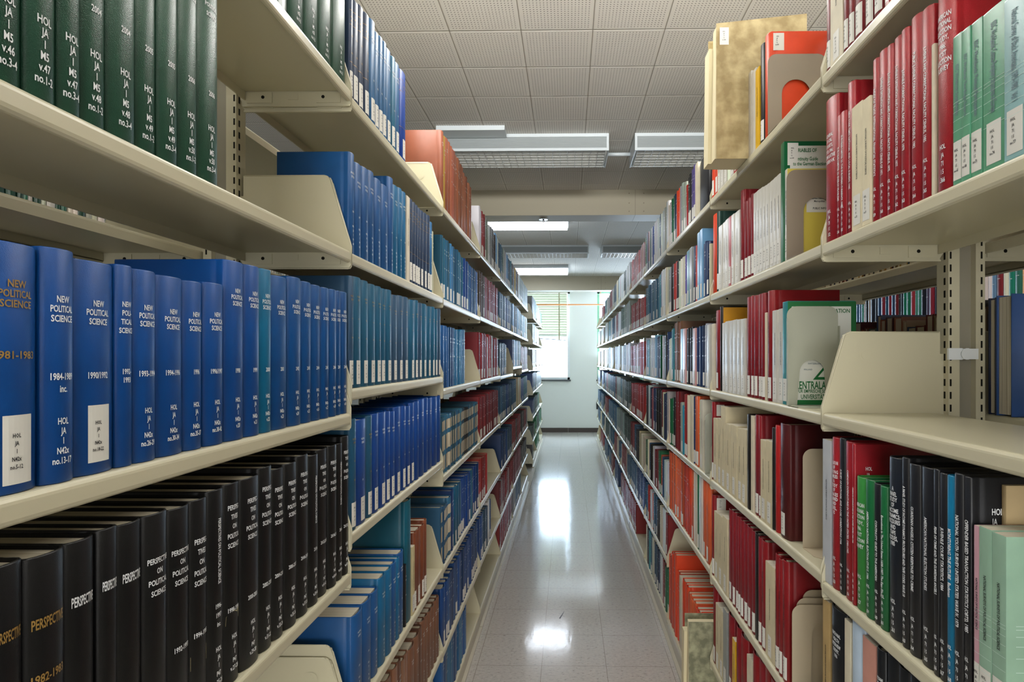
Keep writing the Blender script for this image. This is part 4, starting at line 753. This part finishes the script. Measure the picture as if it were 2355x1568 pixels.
for q, b in enumerate(REST):
    col = s2l(ST[b['st']][0]); far_book(SPX[b['side']] , SGN[b['side']], b['y'], b['t'], b['z'], b['h'], .165, col, ST[b['st']][4], q, b['st'] in ('bw', 'bd'))
# the backs of the ranges and the ranges of the next aisles, seen through gaps
PAL = ['5A2420', '6E3A22', '2C2A2C', '8A7A5E', '1E3A5C', '3C1414', 'A08040', '26324E', '4A5A50']
PAL2 = ['7A2030', '1C5A8C', 'C89A6A', '1E8A6A', '14161C', '5A6A2C', '24486E', '8A2A34', '6A8FB0', '5A4A6A', 'C8C4BC', '222a3a', '3A7A6A']
rr = random.Random(3)
def fill(x, s, y0, y1, z, pal, hlo, hhi, seedk, d=.16, tl=.018, th=.045):
    y = y0
    while y < y1:
        t = rr.uniform(tl, th); far_book(x, s, y, t, z, rr.uniform(hlo, hhi), d, s2l(rr.choice(pal)), False, seedk + int(y * 1000)); y += t
for u in range(-1, 3):
    for side in 'LR':
        s = SGN[side]; bx = FRONT[side] + s * (2 * SH_D + POST + .012 - .005)
        for n, z in ZS[side, u].items():
            if n > 4: continue
            if side == 'R' and u == -1 and n == 3: continue
            if side == 'L' and u <= 0 and n < 3: continue
            fill(bx, -s, Y00[side] + BAYW * u + .02, Y00[side] + BAYW * (u + 1) - .05, z, PAL, .19, .24, 900 + 31 * n + u)
fill(.515 + 2 * SH_D + POST + .007, -1, .32, 1.05, 1.34, ['8A7A5E', '1E3A5C', '2C2A2C'], .20, .225, 77, .14)
nx = .515 + 2 * SH_D + POST + .012 + .95
for n, z in DEFR.items():
    if n in (2, 3, 4): fill(nx, 1, .3, 4.6, z + .012, PAL2, .2, .26, 400 + n, .16, .02, .045)
nxl = -.473 - (2 * SH_D + POST + .012) - .95
for n, z in DEF.items():
    if n in (1, 2, 3): fill(nxl, -1, .3, 5.2, z, (PAL2 if n > 1 else ['173A2A', '1F4A36', 'B9B0A0', 'B9B0A0']), .22, .26, 700 + n, .16, .02, .045)
me = bpy.data.meshes.new('distant_books'); me.from_pydata(fv, [], ff); me.materials.append(M_far)
ca = me.color_attributes.new('Col', 'FLOAT_COLOR', 'CORNER'); dat = []
for f_, c in zip(ff, fc): dat.extend(list(c) * len(f_))
ca.data.foreach_set('color', dat); me.update()
o = link('distant_books', me); o['kind'] = 'stuff'; tag(o, 'rows of distant books filling the farther bays and the ranges behind', 'books')
# shelving of the neighbouring aisles (seen through the gaps)
for side, x, s in (('R', nx - .005, 1), ('L', nxl + .005, -1)):
    for q, (a) in enumerate((-.5, .414, 1.328, 2.242, 3.156, 4.07)):
        r = tag(empty('shelving_bay', (x, a, 0)), 'cream shelving of the next aisle glimpsed through gaps on the %s' % SIDE[side], 'bookshelf', 'next aisle shelving on the %s' % SIDE[side])
        for n, z in (DEFR if side == 'R' else DEF).items():
            if n > 4: continue
            sh = link('shelf', MESH['shelf', s], r); sh.location = (0, 0, z + (.012 if side == 'R' else 0))
        up = link('upright', MESH['ups', s], r)
# ---------------- covers that face the camera on the right ----------------
def find(side, u, n, st, k=-1):
    c = [b for b in NEAR if (b['side'], b['u'], b['n'], b['st']) == (side, u, n, st)]; c.sort(key=lambda b: b['i']); return c[k] if c else None
def panel(b, x0, x1, z0, z1, mat, name, e=.0004, poly=None):
    """flat piece pasted on the near board of a right-hand book; x measured from the spine inward"""
    y = b['t'] * .975 / 2; mb = MB()
    poly = poly or [(x0, z0), (x1, z0), (x1, z1), (x0, z1)]
    n = len(poly); mb.add([(-p, y + e, q) for p, q in poly] , [tuple(range(n))]); return mb.build(name, mat, b['root'], False)
def ptext(b, lines, mat, name, par=None, e=.0009):
    y = b['t'] * .975 / 2; mb = MB()
    for s_, x0, z, cap, sq in lines:
        w = glyphs(s_, 2)[2] * cap / .69 * sq
        put_text(mb, s_, x0 + w / 2, z, cap, 9, lambda u, v: (-u, y + e, v), False, sq, 2)
    return mb.build(name, mat, b['root'], False)
P_white = principled('cover_white', 'D4D5CC', .45, .4); P_green = principled('cover_green', '12602E', .4, .4); P_yel = principled('cover_yellow', 'C9B84E', .5, .4); P_yo = principled('cover_orange_yellow', 'C98E14', .5, .4)
CN = lambda x, z, s=1: [('HOL', x, z, .003 * s, .9), ('JA', x, z - .006 * s, .003 * s, .9), ('71', x, z - .012 * s, .003 * s, .9), ('I 5', x, z - .018 * s, .003 * s, .9), ('no.339', x - .003, z - .024 * s, .003 * s, .9)]
b = find('R', 0, 2, 'gc')
if b:
    h = b['h']; panel(b, .014, .16, .02, h - .011, P_white, 'title_panel'); panel(b, .008, .034, h - .058, h - .004, M_label, 'call_number_label', .0007)
    ptext(b, [('RIABLES OF', .032, h - .0225, .0082, .8), ('ntinuity Guide', .031, h - .043, .0078, .8), ('to the German Election', .018, h - .055, .0078, .8)], P_green, 'title_lettering')
    ptext(b, CN(.016, h - .017), M_ink, 'label_text', e=.0012); b['root']['label'] = 'green and white paperback titled RIABLES OF, behind the bookend, second shelf, second right bay'
b = find('R', 0, 2, 'wl')
if b:
    h = b['h']; panel(b, .0, .16, .0, h - .001, P_yel, 'yellow_cover'); panel(b, .045, .15, h - .105, h - .05, P_white, 'title_panel', .0007)
    ptext(b, [('PUBLIC INFORMATION', .058, h - .096, .0045, .9), ('Service Delivery', .056, h - .072, .004, .9), ('Metropolitan', .062, h - .079, .004, .9)], M_ink, 'title_lettering')
b = find('R', 0, 3, 'tc')
if b:
    h = b['h']; panel(b, .001, .162, .001, h - .001, P_green, 'green_cover', .0003); panel(b, .010, .150, .012, h - .013, P_white, 'title_panel', .0006)
    panel(b, 0, 0, 0, 0, P_green, 'green_emblem', .0009, [(.060, .060), (.150, .060), (.150, .0665), (.072, .0665), (.150, .158), (.150, .168)])
    ptext(b, [('ZENTRALARCHIV', .013, .046, .0165, .66), ('FÜR EMPIRISCHE SOZIALFORSCHUNG', .018, .0325, .0072, .8), ('UNIVERSITÄT ZU KÖLN', .028, .019, .0098, .72), ('VARIATION', .085, h - .024, .0085, 1.0)], P_green, 'title_lettering')
    ptext(b, [('FINLAND', .038, .084, .003, 1.2), ('SWITZERLAND', .047, .098, .003, 1.2)], M_grey_ink, 'small_lettering'); b['root']['label'] = 'teal and green paperback lettered ZENTRALARCHIV behind the grey bookend, third shelf down'
b = find('R', 0, 1, 'or')
if b:
    h = b['h']; panel(b, .012, .040, h - .050, h - .005, M_label, 'call_number_label'); ptext(b, CN(.02, h - .014, .9), M_ink, 'label_text'); b['root']['label'] = 'orange red bound volume with white corner label behind the taupe bookend, top right shelf'
b = find('R', 0, 3, 'by0')
if b: panel(b, .006, .15, .01, b['h'] - .004, P_yo, 'orange_cover')
b = find('R', 0, 5, 'dr2', 0)
if b: h = b['h']; panel(b, .012, .045, h - .055, h - .01, M_label, 'call_number_label'); ptext(b, CN(.022, h - .02, .9), M_ink, 'label_text')
b = find('R', 0, 4, 'dr2', 0)
if b: h = b['h']; panel(b, .012, .040, h - .050, h - .01, M_label, 'call_number_label')
b = find('R', 0, 4, 'cl2', 1)
if b: panel(b, .004, .15, .01, b['h'] - .004, P_yo, 'orange_cover')
b = find('R', -1, 4, 'by')
if b: h = b['h']; ptext(b, [('HOL', .027, h - .045, .0075, .72), ('JA', .027, h - .058, .0075, .72), ('71', .027, h - .071, .0075, .72), ('I 5', .027, h - .084, .0075, .72)], M_white, 'cover_lettering')
b = find('R', -1, 4, 'ry')
if b: h = b['h']; ptext(b, [('HOL', .020, h - .045, .006, .72), ('JA', .022, h - .056, .006, .72), ('71', .022, h - .067, .006, .72), ('I 5', .022, h - .078, .006, .72)], M_white, 'cover_lettering')
# ---------------- oversized volumes that stand out from the shelf ----------------
def oversized(name, label, X0, X1, Y0, Y1, z, h, slope, mat, mlab=True):
    r = tag(empty(name, (X0, Y0, z + .0004)), label, 'book')
    W_ = X1 - X0; T_ = Y1 - Y0; top = lambda x: h + slope * x / W_
    mb = MB(); fn = lambda p, q, w: (p, w, q)
    mb.prism([(0, 0), (W_, 0), (W_, top(W_)), (0, h)], 0, .0022, fn); mb.prism([(0, 0), (W_, 0), (W_, top(W_)), (0, h)], T_ - .0022, T_, fn); mb.box((W_ - .003, .0022, 0), (W_, T_ - .0022, h)); mb.build('cover', mat, r)
    mb = MB(); mb.prism([(-.004, .0), (W_ - .003, .0), (W_ - .003, h - .004), (.002, h - .004)], .0022, T_ * .45, fn); mb.prism([(-.014, .0), (W_ - .003, .0), (W_ - .003, h - .05), (-.010, h - .05)], T_ * .45, T_ - .0022, fn); mb.build('pages', M_oldpages, r)
    if mlab:
        mb = MB(); mb.add([(.010, -.0004, h - .062), (.036, -.0004, h - .062), (.036, -.0004, h - .012), (.010, -.0004, h - .012)], [(0, 1, 2, 3)]); l_ = mb.build('call_number_label', M_label, r, False)
        mb = MB()
        for k, s_ in enumerate(('HOL', 'JA', '71', 'I 5', 'no.338')): put_text(mb, s_, .022, h - .024 - k * .006, .003, .02, lambda u, v: (u, -.0008, v), False, .9, 1)
        mb.build('label_text', M_ink, l_, False)
    return r
M_oldpages = principled('old_pages', 'D3C8A6', .8, .2)
M_tanm = mottled('mottled_tan_cover', '8f7d56', 'b7a67c', 22); M_grnm = mottled('mottled_green_cover', '70705a', 'a3a284', 30)
oversized('oversized_paperback', 'huge mottled tan volume jutting out from the top right shelf over the aisle', .429, .69, 1.665, 1.762, 2.03, .392, .026, M_tanm)
oversized('oversized_paperback', 'tall mottled grey-green volume jutting out at the foot of the right shelves', .442, .64, 2.105, 2.18, .10, .385, 0, M_grnm, False)
# ---------------- bookends ----------------
M_taupe = principled('taupe_enamel', '847868', .4, .4); M_beige = principled('beige_enamel', 'B3A68E', .4, .4); M_gmet = principled('grey_green_metal', 'A5A796', .32, .5)
def bookend(X0, Y, z, w, h, arch, mat, label, flange=False, par=1):
    r = tag(empty('bookend', (X0, Y, z + .0003)), label, 'bookend', 'metal bookends')
    rr_ = min(.022, w * .2)
    out_ = [(0, 0)] + arcpts(rr_, h - rr_, rr_, 180, 90, 6) + arcpts(w - rr_, h - rr_, rr_, 90, 0, 6) + [(w, 0)]
    if arch:
        a0, a1, at, fl = arch; ra = (a1 - a0) / 2
        out_ += [(a1 + fl, 0)] + arcpts((a0 + a1) / 2, at - ra, ra, 0, 180, 14) + [(a0 - fl, 0)]
    mb = MB(); mb.prism(out_, -.0012, 0, lambda p, q, y: (p, y, q))
    if flange: mb.box((-.001, -.010, 0), (.0008, -.0012, h * .88)); mb.box((w - .0008, -.010, 0), (w + .001, -.0012, h * .8))
    mb.build('plate', mat, r)
    mb = MB()
    mb.prism([(.0, 0), (.0, -.06), (.02, -.085), (w - .02, -.085), (w, -.06), (w, 0)], 0, .0012, lambda p, q, y: (p, q, y)); mb.build('base', mat, r)
    return r
bookend(.517, 1.491, 2.03, .150, .209, (.036, .109, .143, 0), M_taupe, 'taupe bookend holding the orange red volume on the top right shelf')
bookend(.519, 1.369, 1.685, .135, .214, (.040, .105, .148, 0), M_taupe, 'taupe bookend with arched cutout before the yellow cover, second shelf down, right')
bookend(.517, 1.3625, 1.34, .120, .234, (.030, .088, .107, .006), M_gmet, 'grey-green metal bookend standing against the ZENTRALARCHIV book, right', True)
bookend(.539, 1.324, 1.015, .130, .228, None, M_beige, 'plain beige bookend beside the maroon volume on the fourth right shelf')
for X0, Y, h_, lab in ((.556, 1.366, .232, 'hindmost and tallest of three nested beige bookends, fifth right shelf'), (.537, 1.356, .217, 'middle one of three nested beige bookends, fifth right shelf')):
    bookend(X0, Y, .67, .12, h_, None, M_beige, lab)
bookend(.523, 1.346, .67, .135, .205, (.046, .100, .163, .002), M_beige, 'front one of three nested beige bookends with cutout, fifth right shelf')
bookend(.518, 2.175, 1.015, .12, .23, (.02, .08, .12, .002), M_gmet, 'grey metal bookend at the near end of the third right bay', True)
# ---------------- small things ----------------
mb = MB(); mb.box((.755, 1.1475, 1.448), (.782, 1.153, 1.471)); mb.box((.782, 1.1455, 1.449), (.812, 1.151, 1.470)); mb.cyl((.789, 1.1435, 1.4595), .0115, .0015, 'y', 18)
tag(mb.build('plastic_clip', principled('white_plastic', 'E4E8EA', .35, .5)), 'small white plastic clip on the upright of the right shelving', 'clip')
# volumes standing on the rear shelf of the right range, seen over the empty shelf
def rear_book(Y0, t, h, d, col, label):
    r = tag(empty('bound_volume', (.832 + d, Y0 + t / 2, 1.3404)), label, 'book', 'books on the rear shelf of the right range')
    c, p, f = book_geo(t, h, d, 1, 8); c.build('cover', book_mat(col, 'c'), r); p.build('pages', M_pages, r); return r
rear_book(1.086, .040, .232, .16, '2F5088', 'blue cloth volume behind the empty right shelf, seen beside the upright')
rear_book(1.127, .020, .229, .16, '1A2238', 'dark blue volume beside the blue cloth volume behind the empty shelf')
# scuff on the floor
mb = MB(); mb.add([(-.052, 3.20, .0004), (-.046, 3.19, .0004), (-.030, 3.25, .0004), (-.022, 3.30, .0004), (-.036, 3.25, .0004)], [(0, 1, 2, 3, 4)])
mb.build('scuff_mark', principled('scuff', '4c4a4e', .5, .3), bpy.data.objects['floor'], False)
